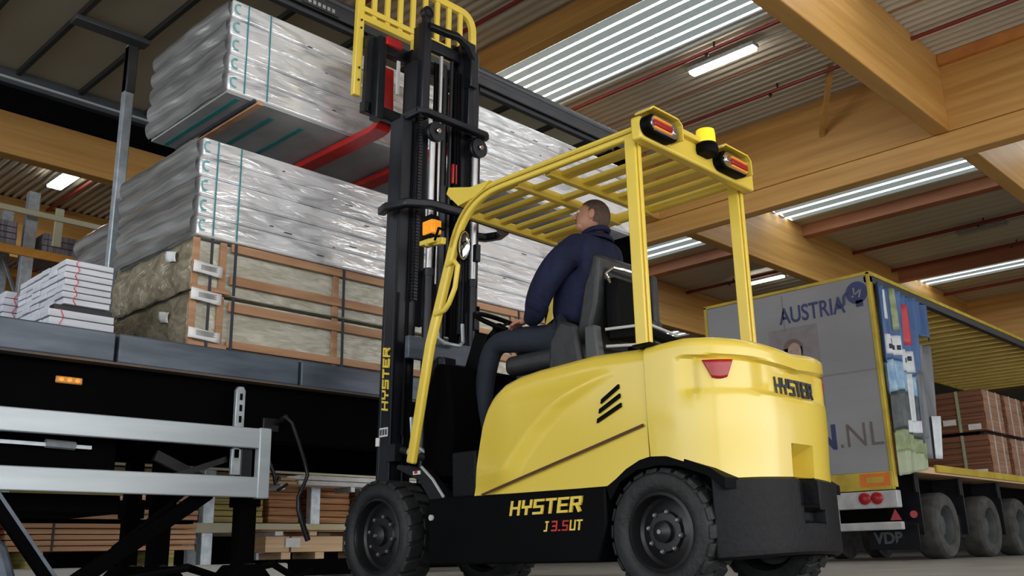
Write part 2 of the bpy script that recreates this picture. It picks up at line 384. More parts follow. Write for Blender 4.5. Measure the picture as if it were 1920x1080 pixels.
# ------------------------------------------------------------------ curtain side trailer being loaded
T = thing('curtain_side_trailer', (3.5, 6.8, 0), 'dark open-sided trailer on the left carrying wrapped packs and crates', 'trailer')
XE = 7.42
def tp(name, mb, m, bevel=.004, parent=T, **k): return mb.build(name, m, parent, bevel, **k)
m = MB(); m.box(-4, XE, 5.44, 8.1, 1.40, 1.47); tp('deck', m, TBLK)
m = MB()
for xa, xb in ((-4, .2), (.21, 2.29), (2.31, 3.53), (3.55, 5.9), (5.92, XE)): m.box(xa, xb, 5.37, 5.43, 1.305, 1.478)
tp('side_board', m, DECKM, .01)
m = MB(); m.box(-4, XE, 5.36, 5.45, 1.292, 1.304); tp('edge_strip', m, mat('rusty edge', (.13, .085, .06), .7, col2=(.05, .05, .05), scale=3, stretch=(.6, 1, 1)), 0)
m = MB(); m.box(-4, XE, 5.50, 5.62, .94, 1.40); tp('chassis_rail', m, TBLK, .01)
m = MB(); m.box(-4, XE, 7.2, 7.32, .94, 1.40); tp('chassis_rail', m, TBLK, .01)
for k in range(12):
    m = MB(); m.box(-3.6+k*1, -3.5+k*1, 5.62, 7.2, 1.1, 1.3); tp('cross_member', m, TBLK)
m = MB(); m.box(-.6, 2.42, 5.52, 6.3, .66, .96); tp('side_locker', m, TBLK, .02)
m = MB(); m.box(-.6, 2.50, 5.6, 6.3, .47, .575); m.box(-.6, -.5, 5.6, 6.3, .5, .7); tp('spare_wheel_carrier', m, TBLK, .01)
m = MB(); m.box(-4, XE, 5.43, 8.1, 4.235, 4.25); tp('roof_sheet', m, TRF, 0)
m = MB(); m.box(-4, XE, 5.36, 5.52, 4.20, 4.31); m.box(-4, XE, 5.35, 5.37, 4.13, 4.20); m.box(-4, XE, 5.40, 5.46, 4.10, 4.17); tp('roof_rail', m, TRAIL, .008)
m = MB(); m.tube([(-4, 5.38, 4.27), (XE, 5.38, 4.27)], .035, 10); tp('curtain_track', m, TRAIL, 0)
m = MB(); m.box(-4, XE, 8.02, 8.1, 4.10, 4.31); tp('roof_rail', m, TRAIL, .008)
m = MB(); m.box(-4, XE, 8.1, 8.16, 3.90, 4.2); tp('rolled_curtain', m, TBLK, .02)
m = MB(); m.box(-4, XE, 8.0, 8.04, 4.13, 4.15); tp('light_strip', m, ALU, 0)
for x in (.3, .9, 1.45, 1.9, 2.38, 2.9, 3.5, 4.1, 4.7, 5.25, 5.84, 6.45, 7.0):
    m = MB(); m.box(x-.018, x+.018, 5.5, 8.05, 4.19, 4.235); tp('roof_bow', m, TRB, 0)
m = MB(); m.box(2.34, 2.92, 6.72, 6.84, 4.155, 4.20); tp('post_head', m, TRAIL, .006)
m = MB(); m.box(2.80, 2.875, 6.83, 6.90, 1.47, 4.17); tp('centre_post', m, GALV, .008)
m = MB(); m.box(2.80, 2.875, 6.82, 6.91, 3.75, 4.16); tp('post_sleeve', m, TRB, .008)
m = MB(); m.box(XE-.04, XE, 5.4, 8.1, 1.3, 4.3); tp('front_bulkhead', m, TBLK)
m = MB()
m.grid(lambda u, v: Vector((7.14+u*.26, 5.41+.03*math.sin(u*34), 1.5+v*2.65)), 40, 6); tp('gathered_curtain', m, TBLK, 0, solid=.01)
# type plate on the rail
m = MB(); m.box(3.42, 3.74, 5.335, 5.345, 4.135, 4.195); q = tp('rail_plate', m, TRAIL, 0)
m = MB()
for k in range(6): m.box(3.46+k*.042, 3.485+k*.042, 5.330, 5.334, 4.15, 4.18)
tp('rail_plate_print', m, WHB, 0)
# side under-run guard
for z0, z1 in ((.865, .99), (.565, .69)):
    m = MB(); m.box(-1.6, 3.24, 5.30, 5.34, z0, z1); tp('underrun_rail', m, ALU, .006)
m = MB(); m.box(3.215, 3.30, 5.295, 5.35, .56, .995); tp('underrun_end', m, ALU, .008)
m = MB(); m.box(3.12, 3.2, 5.345, 5.40, .57, .98); tp('underrun_bracket', m, BLKM, .006)
m = MB()
m.prism([(3.055, .99), (3.12, .99), (3.12, 1.22), (3.105, 1.245), (3.07, 1.245), (3.055, 1.22)], 5.33, 5.36, 'Y'); tp('slotted_bracket', m, GALV, .004)
m = MB()
for z in (1.04, 1.11, 1.18): m.box(3.08, 3.096, 5.324, 5.329, z-.02, z+.02)
tp('bracket_slot', m, BLK, 0)
m = MB(); m.box(3.055, 3.12, 5.345, 5.37, .70, .86); m.box(3.068, 3.108, 5.345, 5.37, .80, .88); tp('slotted_bracket', m, GALV, .004)
m = MB(); m.bar((3.06, 5.42, .80), (2.72, 5.42, .68), .03, .035); m.bar((2.6, 5.42, .80), (2.95, 5.44, .66), .03, .06); m.ball((3.16, 5.4, .78), .03, .02, .03, 10); m.tube([(3.15, 5.38, .84), (3.19, 5.38, .82), (3.17, 5.38, .75), (3.12, 5.38, .73)], .01, 6); tp('brake_linkage', m, BLKM, 0)
m = MB(); m.bar((.9, 5.48, .84), (2.25, 5.48, .825), .02, .02); m.tube([(2.0, 5.48, .835), (2.16, 5.48, .83)], .024, 8); m.tube([(.9, 5.48, .84), (1.2, 5.48, .84)], .02, 8); tp('air_line', m, GALV, 0)
# amber side marker
m = MB(); m.box(2.02, 2.17, 5.485, 5.498, 1.175, 1.215); q = tp('side_marker', m, mat('amber housing', (.60, .27, .05), .3), .018)
m = MB()
for dx in (.03, .075, .12): m.lathe([(.016, 0), (.014, -.008), (.004, -.010)], (2.02+dx, 5.485, 1.195), 'Y', 12)
m.build('marker_lens', ORL, q)
# landing legs, struts, crank
def landing(x, y):
    m = MB(); m.box(x-.055, x+.055, y-.055, y+.055, .12, 1.1); m.box(x-.075, x+.075, y-.07, y+.07, .52, .66); q = tp('landing_leg', m, TBLK, .008)
    m = MB(); m.prism([(x-.20, 0.012), (x+.20, 0.012), (x+.17, .06), (x+.07, .17), (x-.07, .17), (x-.17, .06)], y-.13, y+.13, 'Y'); m.build('foot_plate', TBLK, q, .012)
    m = MB(); m.lathe([(.05, -.1), (.05, .1)], (x, y, .13), 'Y', 12); m.build('axle', BLKM, q)
landing(3.285, 5.55); landing(2.92, 5.95)
landing(3.35, 7.3)
m = MB(); m.bar((2.07, 5.38, 0.02), (2.98, 5.46, .60), .05, .085); m.bar((2.40, 5.42, .27), (2.9, 5.5, .64), .03, .03); tp('diagonal_strut', m, TBLK, .008)
m = MB(); m.bar((1.70, 5.36, .56), (2.12, 5.36, .02), .05, .06); tp('diagonal_strut', m, TBLK, .008)
m = MB(); m.bar((1.74, 5.34, .56), (2.15, 5.34, .03), .012, .02); tp('strut_edge', m, DECKM, .002)
m = MB(); m.tube([(1.60, 5.3, .40), (1.76, 5.3, .26), (1.82, 5.3, .10), (1.78, 5.3, .03)], .05, 10); m.tube([(1.55, 5.36, .28), (1.70, 5.36, .12), (1.74, 5.36, .03)], .045, 10); tp('air_bellows', m, DECKM, 0)
m = MB(); m.tube([(3.43, 5.36, 1.09), (3.47, 5.34, 1.05), (3.52, 5.33, .93), (3.575, 5.33, .80), (3.60, 5.33, .72), (3.575, 5.33, .66), (3.535, 5.33, .58), (3.54, 5.33, .50), (3.58, 5.33, .40), (3.62, 5.33, .31)], [.012]*7+[.016, .018, .018], 10); tp('crank_handle', m, BLKM, 0)
m = MB(); m.tube([(3.32, 5.35, .80), (3.36, 5.35, .72), (3.38, 5.36, .66), (3.41, 5.36, .70)], .013, 8); m.tube([(3.40, 5.36, .62), (3.47, 5.36, .66)], .01, 6); tp('air_hose', m, BLKM, 0)
m = MB(); m.box(3.34, 3.46, 5.47, 5.5, 1.0, 1.09); m.tube([(3.44, 5.47, 1.06), (3.44, 5.36, 1.09)], .02, 8); tp('gear_box', m, BLKM, .006)
m = MB(); m.tube([(2.7, 5.9, .10), (3.0, 5.7, .16), (3.3, 5.9, .10), (3.6, 5.7, .17), (3.9, 5.9, .08), (4.1, 6.0, .12)], .025, 8); tp('cable_loop', m, BLK, 0)

# ------------------------------------------------------------------ packs on the trailer
def ripple(m, amp, seed=0):
    rnd = random.Random(seed)
    for v in m.bm.verts:
        v.co += Vector((rnd.uniform(-amp, amp), rnd.uniform(-amp, amp), rnd.uniform(-amp, amp)*.5))
def wrapped_pack(name, x0, x1, y0, y1, z0, z1, layers, label, mside, mend, seed, under=False, marks=True, group=None):
    r = thing(name, ((x0+x1)/2, (y0+y1)/2, z0), label, 'wrapped pack', group)
    h = (z1-z0)/layers; rnd = random.Random(seed)
    m = MB()
    for k in range(layers):
        dx = rnd.uniform(0, .018); dy = rnd.uniform(0, .008)
        m.box(x0+.012+dx, x1, y0+dy, y1, z0+k*h+.002, z0+(k+1)*h-.002)
    m.build('board_layers', mside, r, h*.10, 2)
    # stretch film sheet over the end, scalloped over every layer
    m = MB()
    ny, nz = 60, layers*8
    def fn(u, v):
        z = z0+v*(z1-z0); ph = (v*layers) % 1
        b = -.010-.028*math.sin(PI*ph)**.6 + .006*math.sin(u*7+v*5+seed)+.003*math.sin(u*19-v*11)
        return Vector((x0+.015+b, y0+.004+u*(y1-y0-.008), z))
    m.grid(fn, ny, nz); m.build('end_film', mend, r)
    # thin straps, stencil marks
    m = MB()
    for xs_ in ((.13, .30) if marks else ()):
        m.box(x0+xs_, x0+xs_+.008, y0-.004, y0+.0, z0+.01, z1-.01)
    if marks: m.build('strap', TEAL, r)
    if marks:
        for k in range(layers):
            m = MB(); zc = z0+(k+.5)*h; c = Vector((x0+.06, y0-.003, zc))
            pts = [(c+Vector((.028*math.cos(a), 0, .034*math.sin(a)))) for a in [PI*.35+i*PI*1.3/8 for i in range(9)]]
            for a, b in zip(pts, pts[1:]): m.bar(a, b, .011, .003, (0, 1, 0))
            m.build('stencil_mark', TEALL, r)
        m = MB()
        for k in range(26):
            xx = x0+.5+rnd.random()*(min(x1, x0+4)-x0-.6); zz = z0+.05+rnd.random()*(z1-z0-.1)
            m.box(xx, xx+.015+rnd.random()*.05, y0-.003, y0, zz, zz+.006)
        m.build('scuff_mark', SEATG, r)
    return r
W1 = wrapped_pack('board_pack', 2.76, 7.05, 5.17, 6.25, 3.13, 3.80, 5, 'silvery wrapped board pack lifted highest on the red forks', FILM, FILME, 3)
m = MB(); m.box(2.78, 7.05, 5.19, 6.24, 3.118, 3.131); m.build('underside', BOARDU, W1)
for xa, mm in ((2.86, TEAL), (3.18, TEAL), (3.42, TEAL)):
    m = MB(); m.box(xa, xa+.035, 5.22 if xa < 3 else 5.32, 6.22, 3.113, 3.1175); m.build('printed_stripe', mm, W1)
m = MB(); m.box(2.98, 3.03, 5.15, 6.22, 3.09, 3.1175); m.build('wooden_runner', PINE, W1, .003)
m = MB(); m.box(2.955, 2.972, 5.15, 6.22, 3.10, 3.1175); m.build('dark_strap', INK, W1)
W2 = wrapped_pack('board_pack', 2.74, 7.08, 5.42, 6.55, 2.205, 2.885, 5, 'silvery wrapped board pack lying on the slatted crates', FILM, FILME, 5)
W3 = wrapped_pack('board_pack', 2.97, 7.1, 6.93, 7.95, 1.49, 2.83, 10, 'tall grey wrapped stack in the rear row behind the galvanised post', FILME, FILME, 8, marks=False)

def film_block(m, x0, x1, y0, y1, z0, z1, amp, nu=30, nv=8, seed=0):
    def wob(u, v, s): return amp*(math.sin(u*23+s)+.7*math.sin(v*13+u*11+s*2)+.5*math.sin(u*47-v*19))
    m.grid(lambda u, v: Vector((x0-.015*math.sin(PI*v)+wob(u, v, seed), y0+u*(y1-y0), z0+v*(z1-z0))), nu, nv)
    return m
def crate(z0, z1, label, seed, slats):
    r = thing('slatted_crate', (5.2, 6.0, z0), label, 'crate')
    m = MB(); m.box(2.80, 7.05, 5.47, 6.6, z0+.01, z1-.01)
    m.build('wrapped_contents', CREAM, r, .012)
    m = MB(); film_block(m, 2.77, 0, 5.46, 6.6, z0+.01, z1-.01, .006, 50, 14, seed); m.build('end_film', BEI, r, solid=.004)
    for a, b in slats:
        m = MB(); m.box(3.02, 7.08, 5.425, 5.445, a, b); m.build('slat', PINE, r, .003)
    m = MB(); m.box(2.76, 3.02, 5.425, 5.445, z0+.005, z0+.035); m.build('slat', PINE, r, .003)
    for xa in (2.76, 2.95, 3.84, 4.75, 5.66, 6.5, 7.03):
        m = MB(); m.box(xa, xa+.045, 5.446, 5.464, z0+.005, z1-.005); m.build('batten', PINE, r, .003)
    for xa in (2.865, 3.035, 3.90, 4.8, 5.72, 6.65):
        m = MB(); m.box(xa, xa+.018, 5.416, 5.423, z0+.003, z1-.003); m.build('strap', INK, r)
    return r
C1 = crate(1.48, 1.838, 'lower slatted crate wrapped in beige film resting on the trailer deck', 1, ((1.50, 1.55), (1.74, 1.80)))
C2 = crate(1.842, 2.20, 'upper slatted crate wrapped in beige film directly under the silvery pack', 2, ((1.92, 1.98), (2.14, 2.195)))
def label_tag(r, x0, x1, z0, z1, y=5.412):
    m = MB(); m.grid(lambda u, v: Vector((x0+u*(x1-x0), y-.006*math.sin(u*5+v), z0+v*(z1-z0)-u*.012)), 6, 3); q = m.build('paper_label', WHT, r, solid=.002)
    m = MB()
    for k in range(5): m.box(x0+.05, x1-.04-.01*(k % 2), y-.0085, y-.0075, z0+.018+k*.007, z0+.0205+k*.007)
    m.build('label_print', INK, q)
label_tag(C1, 2.745, 2.965, 1.53, 1.595); label_tag(C1, 2.745, 2.96, 1.775, 1.85); label_tag(C2, 2.75, 2.955, 1.955, 2.03)
for r, y, z in ((C1, 5.66, 1.66), (C2, 5.62, 2.06)):
    m = MB(); m.grid(lambda u, v: Vector((2.735-.01*math.sin(u*6+v*3), y+u*.14, z+v*.07+u*.03)), 6, 3); m.build('crumpled_label', WHT, r, solid=.002)

def white_pack(x0, x1, y0, y1, z0, z1, layers, label, seed):
    r = thing('white_board_bundle', ((x0+x1)/2, (y0+y1)/2, z0), label, 'board bundle')
    rnd = random.Random(seed); h = (z1-z0)/layers; m = MB()
    for k in range(layers):
        for yy in range(6):
            d = rnd.uniform(0, .02); ya = y0+(y1-y0)*yy/6; m.box(x0+d, x1-rnd.uniform(0, .01), ya+.002, ya+(y1-y0)/6-.004, z0+k*h+.002, z0+(k+1)*h-.003)
    m.build('boards', WPK, r, .004)
    m = MB(); xx = x0+.08; prev = None
    for k in range(layers*2+1):
        p = Vector((xx+.012*math.sin(k*1.7+seed), y0-.002, z0+(z1-z0)*k/(layers*2)))
        if prev: m.bar(prev, p, .003, .006, (0, 1, 0))
        prev = p
    m.build('red_line', PINK, r)
    return r
white_pack(1.97, 2.36, 5.58, 6.3, 1.475, 1.62, 3, 'lowest white board bundle on the left end of the trailer deck', 1)
white_pack(2.04, 2.34, 5.60, 6.35, 1.66, 1.935, 7, 'white board bundle stacked nearest the crates with a red line on its face', 2)
white_pack(1.98, 2.34, 6.42, 7.3, 1.475, 1.90, 9, 'white board bundle behind the red-marked ones near the galvanised post', 3)
white_pack(1.6, 1.93, 6.5, 7.6, 1.475, 1.80, 7, 'leftmost white board bundle at the back of the trailer deck', 4)
for y, w_ in ((5.63, 'front'), (6.15, 'rear')):
    t = MB(); t.box(2.02, 2.36, y, y+.07, 1.621, 1.659); tag(origin_at(t.build('packing_batten', BLKM), (2.2, y, 1.621)), w_+' dark packing batten between the two white bundles', 'batten')

# ------------------------------------------------------------------ forklift
F = thing('forklift', (4.05, 3.4, 0), 'yellow and black counterbalance forklift with raised mast and overhead guard', 'forklift')
XL, XR, XC = 3.5, 4.6, 4.05
def fp(name, mb, m, bevel=0., parent=F, **k): return mb.build(name, m, parent, bevel, **k)
# --- hood
TOP = [(2.545, 1.103), (2.87, 1.118), (3.22, 1.10), (3.36, 1.085), (3.46, 1.06), (3.53, 1.02), (3.58, .965), (3.61, .90), (3.63, .82), (3.655, .70), (3.675, .58), (3.69, .50)]
BOT = [(2.545, .60), (2.60, .59), (2.68, .555), (2.74, .515), (2.79, .487), (3.70, .487)]
def side_off(y, z):
    # long convex sweep pressed into the panel
    c = interp(z, [(.5, 3.50), (.65, 3.36), (.78, 3.22), (.88, 3.07), (.95, 2.92), (1.0, 2.78)])
    d = (y-c)
    k = smooth(z, .5, .62)*(1-smooth(z, .93, 1.04))
    return .034*k*(smooth(d, -.09, .07)-.0)*math.exp(-max(0, d-.02)*3.2)-.0*k
ST = [2.545+i*(3.45-2.545)/110 for i in range(111)]+[3.46, 3.48, 3.5, 3.52, 3.54, 3.56, 3.575, 3.59, 3.60, 3.61, 3.62, 3.63, 3.642, 3.655, 3.665, 3.675, 3.684, 3.69]
m = MB(); rings = []
R = .07
for y in ST:
    zt = interp(y, TOP); zb = interp(y, BOT); zt = max(zt, zb+.005); rr = min(R, (zt-zb)*.5)
    fr = smooth(y, 3.40, 3.69)*.015
    L_ = []
    for i in range(61):
        z = zb+(zt-rr-zb)*i/60; L_.append((XL+fr-side_off(y, z)+.012, z))
    for i in range(1, 9):
        a = i/8*PI/2; L_.append((XL+fr-side_off(y, zt-rr)+.012+rr*(1-math.cos(a)), zt-rr+rr*math.sin(a)))
    Rr = [(2*XC-x, z) for x, z in L_[::-1]]
    L_.append((XC, zt+.01)); pts = L_+Rr
    rings.append([m.bm.verts.new((x, y, z)) for x, z in pts])
for r0, r1 in zip(rings, rings[1:]):
    for j in range(len(r0)-1):
        q = m.bm.faces.new((r0[j], r1[j], r1[j+1], r0[j+1])); q.smooth = True
m.bm.faces.new(rings[0]); m.bm.faces.new(rings[-1][::-1])
fp('battery_hood', m, YEL)
m = MB(); m.rect_path([(3.494, 3.60, .492), (3.492, 3.30, .563), (3.494, 2.90, .658), (3.502, 2.56, .742)], .006, .012); fp('panel_seam', m, mat('brown seam', (.08, .03, .01), .6))
for k in range(3):
    y0 = 2.80-.004*k; z0 = .905-k*.044; dz = .03
    m = MB(); m.prism([(y0+.03*k*.6, z0-.038), (y0-.11, z0+.022), (y0-.11, z0+.040), (y0+.03*k*.6-.005, z0-.018)], 3.500, 3.515, 'X'); fp('vent_slot', m, BLK)
# --- counterweight
PLAN = [(3.512, 2.535), (3.511, 2.50)]
for k in range(61):
    a = PI-PI*k/60; c_, s_ = math.cos(a), math.sin(a); e_ = 2/2.75
    PLAN.append((XC+.539*math.copysign(abs(c_)**e_, c_), 2.47-.382*abs(s_)**e_))
PLAN += [(4.589, 2.50), (4.588, 2.535)]
def plan_pt(s):
    # s in 0..1 by length
    ds = [0]
    for a, b in zip(PLAN, PLAN[1:]): ds.append(ds[-1]+math.hypot(b[0]-a[0], b[1]-a[1]))
    t = s*ds[-1]
    for i in range(len(PLAN)-1):
        if t <= ds[i+1]+1e-9:
            k = (t-ds[i])/(ds[i+1]-ds[i]); a, b = PLAN[i], PLAN[i+1]
            return (a[0]+(b[0]-a[0])*k, a[1]+(b[1]-a[1])*k)
    return PLAN[-1]
def plan_n(s):
    a = plan_pt(max(0, s-.02)); b = plan_pt(min(1, s+.02)); d = Vector((b[0]-a[0], b[1]-a[1])).normalized(); return Vector((d.y, -d.x))*(1 if True else 1)
def cw_bot(s):
    q = s if s < .5 else 1-s
    return interp(q, [(0, .60), (.05, .595), (.11, .56), (.17, .515), (.22, .485), (.30, .49), (.5, .50)])
def cw_top(s):
    q = s if s < .5 else 1-s
    return interp(q, [(0, 1.095), (.12, 1.105), (.3, 1.09), (.5, 1.065)])
def cw_out(s, z):
    q = s if s < .5 else 1-s
    k = smooth(q, .09, .15)                       # recessed band only round the back
    zt = cw_top(s)
    lip = smooth(z, zt-.088, zt-.080)
    rec = smooth(z, .845, .875)*(1-lip)
    bulge = .012*smooth(z, .5, .8)
    o = bulge-.028*rec*k+.006*lip*k
    # tail light housing bulges out of the band
    o += .024*rec*k*(smooth(q, .13, .17)-smooth(q, .27, .36))*(1-smooth(z, zt-.10, zt-.085))
    # towing recess
    if abs(s-.5) < .055 and z < .635: o -= .10*smooth(.635-z, 0, .02)
    # rounding at top
    if z > zt-.03: o -= (z-(zt-.03))**2*26
    return o
def cw_pt(s, z, off=0.):
    x, y = plan_pt(s); nn = plan_n(s); o = cw_out(s, z)+off
    return Vector((x+nn.x*o, y+nn.y*o, z))
m = MB(); NS = 150; rows = [0, .04, .1, .18, .26, .34, .345, .40, .405, .5, .56, .58, .60, .62, .635, .65, .72, .80, .835, .85, .862, .875, .89, .93, .955, .965, .975, .985, .995, 1.]
G = []
for i in range(NS+1):
    s_ = i/NS; zb = cw_bot(s_); zt = cw_top(s_)
    G.append([m.bm.verts.new(cw_pt(s_, zb+(zt-zb)*t)) for t in rows])
for i in range(NS):
    for j in range(len(rows)-1):
        q = m.bm.faces.new((G[i][j], G[i+1][j], G[i+1][j+1], G[i][j+1])); q.smooth = True
cv = m.bm.verts.new((XC, 2.4, 1.12))
for i in range(NS): m.bm.faces.new((G[i][-1], G[i+1][-1], cv)).smooth = True
m.bm.faces.new((G[NS][-1], G[0][-1], cv))
cb = m.bm.verts.new((XC, 2.4, .55))
for i in range(NS): m.bm.faces.new((G[i+1][0], G[i][0], cb))
m.bm.faces.new([G[0][0]]+[cb]+[G[NS][0]]); m.bm.faces.new(G[0]+G[NS][::-1])
fp('counterweight', m, YEL)
# dark gap between hood and counterweight
m = MB(); m.box(3.522, 4.578, 2.533, 2.548, .59, 1.085); fp('body_gap', m, BLK)
# rear lower black moulding
m = MB()
def bm_pt(u, v):
    s_ = .17+u*.66; x, y = plan_pt(s_); nn = plan_n(s_); zt = cw_bot(s_)-.004; zb = .155+.02*math.sin(PI*u)
    o = .010-.02*(v < .02)-.02*(v > .98)
    z = zb+(zt-zb)*v
    if abs(s_-.5) < .05 and v > .62: o -= .07
    if .38 < v < .60 and .46 < s_ < .58: o -= .05
    return Vector((x+nn.x*o, y+nn.y*o, z))
m.grid(bm_pt, 120, 30)
fp('rear_bumper', m, BUMP, solid=.02)
m = MB(); m.prism([(3.60, 2.44), (3.62, 2.22), (3.8, 2.16), (4.3, 2.16), (4.48, 2.22), (4.5, 2.44)], .16, .5, 'Z'); fp('rear_underbody', m, TBLK)
# tail lamps on the counterweight
def tail(s0, s1, flip=False):
    m = MB()
    def g_(u, v):
        a = (s0+.022)*(1-v)+s0*v; b = (s1-.018)*(1-v)+s1*v; q = a+(b-a)*u; z = .918+v*.078-.006*math.sin(PI*u)*(1-v)
        return cw_pt(1-q if flip else q, z, .006)
    m.grid(g_, 14, 6)
    fp('tail_lamp', m, REDL, solid=.008)
tail(.168, .246); tail(.168, .246, True)
def cw_map(s0, z0, du, dv):
    return lambda u, v, d: cw_pt(s0+u*du, z0+v*dv, .002+d)
m = lettering('HYSTER', cw_map(.408, .874, .0058, .0105), w=1.15, slant=-.05); fp('rear_lettering', m, INK)
# --- chassis
m = MB(); m.prism([(4.03, .15), (4.03, .495), (2.80, .487), (2.80, .32), (2.86, .15)], 3.505, 4.595, 'X'); fp('side_skirt', m, BLK, .01)
m = MB(); m.box(3.74, 4.36, 2.2, 4.1, .16, .60); fp('chassis_core', m, TBLK, .01)
for x0 in (3.515, 4.36):
    m = MB(); m.prism([(2.80, .49), (2.72, .545), (2.62, .59), (2.5, .60), (2.36, .575), (2.24, .53), (2.17, .485), (2.17, .44), (2.26, .50), (2.4, .55), (2.5, .56), (2.62, .548), (2.72, .50), (2.78, .42)], x0, x0+.2, 'X'); fp('rear_wheel_arch', m, BLK)

m = MB(); m.box(3.55, 3.62, 3.70, 3.89, .49, .735); fp('step_box', m, BUMP, .012)
for x0 in (3.52, 4.50):
    m = MB(); m.prism([(3.70, .49), (3.90, .49), (3.93, .52), (4.10, .66), (4.32, .705), (4.33, .68), (4.13, .60), (4.02, .47), (3.7, .40)], x0, x0+.08, 'X'); fp('front_fender', m, BLKM, .006)
m = MB(); m.rect_path([(3.515, 4.10, .675), (3.51, 4.0, .60), (3.51, 3.91, .50)], .01, .012); fp('fender_trim', m, WHB)
m = MB(); m.box(3.512, 3.518, 4.11, 4.17, .635, .655); q = fp('warning_sticker', m, WHT)
m = MB(); m.box(3.509, 3.511, 4.13, 4.155, .64, .655); m.build('red_print', RED, q)
m = MB(); m.box(3.62, 4.48, 3.6, 4.2, .62, .70); fp('floor_plate', m, TBLK)
m = MB(); m.prism([(4.02, .60), (4.24, .60), (4.22, 1.10), (4.12, 1.28), (4.03, 1.26), (3.98, .9)], 3.64, 4.46, 'X'); fp('front_cowl', m, TBLK, .02)
m = MB(); m.box(3.66, 4.44, 3.2, 3.6, .7, 1.05); fp('seat_deck', m, TBLK)
m = MB(); m.lathe([(.016, 0), (.016, -.012)], (3.506, 4.0, .395), 'X', 12); fp('tie_bolt', m, WHL)
m = lettering('HYSTER', lambda u, v, d: Vector((3.503-d, 3.402-u*.0131, .385+v*.0100)), w=1.2, slant=.16, adv=6.1); fp('brand_lettering', m, YEL2)
m = lettering('J', lambda u, v, d: Vector((3.503-d, 3.185-u*.0066, .300+v*.0068)), w=1.1); fp('model_lettering', m, YEL2)
m = lettering('3.5', lambda u, v, d: Vector((3.503-d, 3.130-u*.0070, .300+v*.0068)), w=1.1, adv=5.0); fp('model_lettering', m, RED)
m = lettering('UT', lambda u, v, d: Vector((3.503-d, 3.015-u*.0068, .300+v*.0068)), w=1.1, adv=6); fp('model_lettering', m, YEL2)

# --- wheels
def wheel(x_out, y, r, w, sgn, ri):
    """x_out: outer face; sgn +1 when the wheel body extends to +X"""
    z = r
    def X(t): return sgn*t
    r_ = thing('x', (x_out, y, z), '', ''); del r_['label']; del r_['category']
    r_.name = 'wheel'; r_.parent = F; r_.location = Vector((x_out, y, z))-F.location
    class Q: pass
    m = MB()
    prof = [(ri, .030), (ri+.012, .010), (ri+.03, .0), (r*.80, .0), (r*.89, .006), (r*.945, .022), (r*.955, .04), (r*.955, w-.04), (r*.945, w-.022), (r*.80, w), (ri+.02, w), (ri, w-.03)]
    m.lathe([(a, X(b)) for a, b in prof], (x_out, y, z), 'X', 64, closed=True); m.build('tyre', RUB, r_)
    m = MB(); nl = 22
    for k in range(nl):
        for half, ph in ((0, 0.), (1, .5)):
            a = 2*PI*(k+ph)/nl; da = 2*PI/nl*.40
            t0, t1 = (.008, w*.49) if half == 0 else (w*.51, w-.008)
            vs = []
            for rr, kk in ((r*.93, 1.0), (r*1.0, .9)):
                for (tt, sh) in ((t0, -1), (t1, 1)):
                    skew = (.32 if half == 0 else -.32)*da*(1 if tt in (t0,) else -1)
                    tq = tt if rr < r*.95 else (tt+.012 if tt == t0 and half == 0 else (tt-.012 if tt == t1 and half == 1 else tt))
                    for sg in (-1, 1):
                        aa = a+sg*da*kk+skew
                        vs.append(m.bm.verts.new((x_out+X(tq), y+rr*math.cos(aa), z+rr*math.sin(aa))))
            # order: lower ring t0(-,+), t1(-,+), upper ring t0(-,+), t1(-,+)
            for fc in ((0, 1, 3, 2), (4, 6, 7, 5), (0, 4, 5, 1), (2, 3, 7, 6), (0, 2, 6, 4), (1, 5, 7, 3)): m.bm.faces.new([vs[i] for i in fc])
    m.build('tread', RUB, r_, .004)
    m = MB(); m.lathe([(a, X(b)) for a, b in [(ri+.004, .03), (ri+.006, .018), (ri-.008, .014), (ri-.014, .03), (ri-.016, .075), (ri-.03, .085), (ri*.55, .07), (ri*.50, .055), (.01, .05), (.01, .12), (ri*.5, .13), (ri-.01, .13)]], (x_out, y, z), 'X', 48, closed=True)
    rim = m.build('rim', RIM, r_)
    for k in range(8):
        a = 2*PI*k/8+.2; c = (x_out+X(.055), y+ri*.52*math.cos(a), z+ri*.52*math.sin(a))
        m = MB(); m.lathe([(.012, X(.01)), (.012, X(-.008)), (.006, X(-.014))], c, 'X', 6, smooth=False); m.build('wheel_nut', HUBM, rim)
    m = MB(); m.lathe([(ri*.30, X(.06)), (ri*.28, X(.03)), (ri*.16, X(.018)), (.006, X(.015))], (x_out, y, z), 'X', 20); m.build('hub', RIM, rim)
    m = MB(); m.lathe([(.012, X(.016)), (.010, X(.006))], (x_out, y, z), 'X', 12); m.build('hub_cap', HUBM, rim)
wheel(3.5, 2.515, .275, .21, 1, .165)
wheel(4.60, 2.515, .275, .21, -1, .165)
wheel(3.5, 4.50, .315, .23, 1, .205)
wheel(4.60, 4.50, .315, .23, -1, .205)

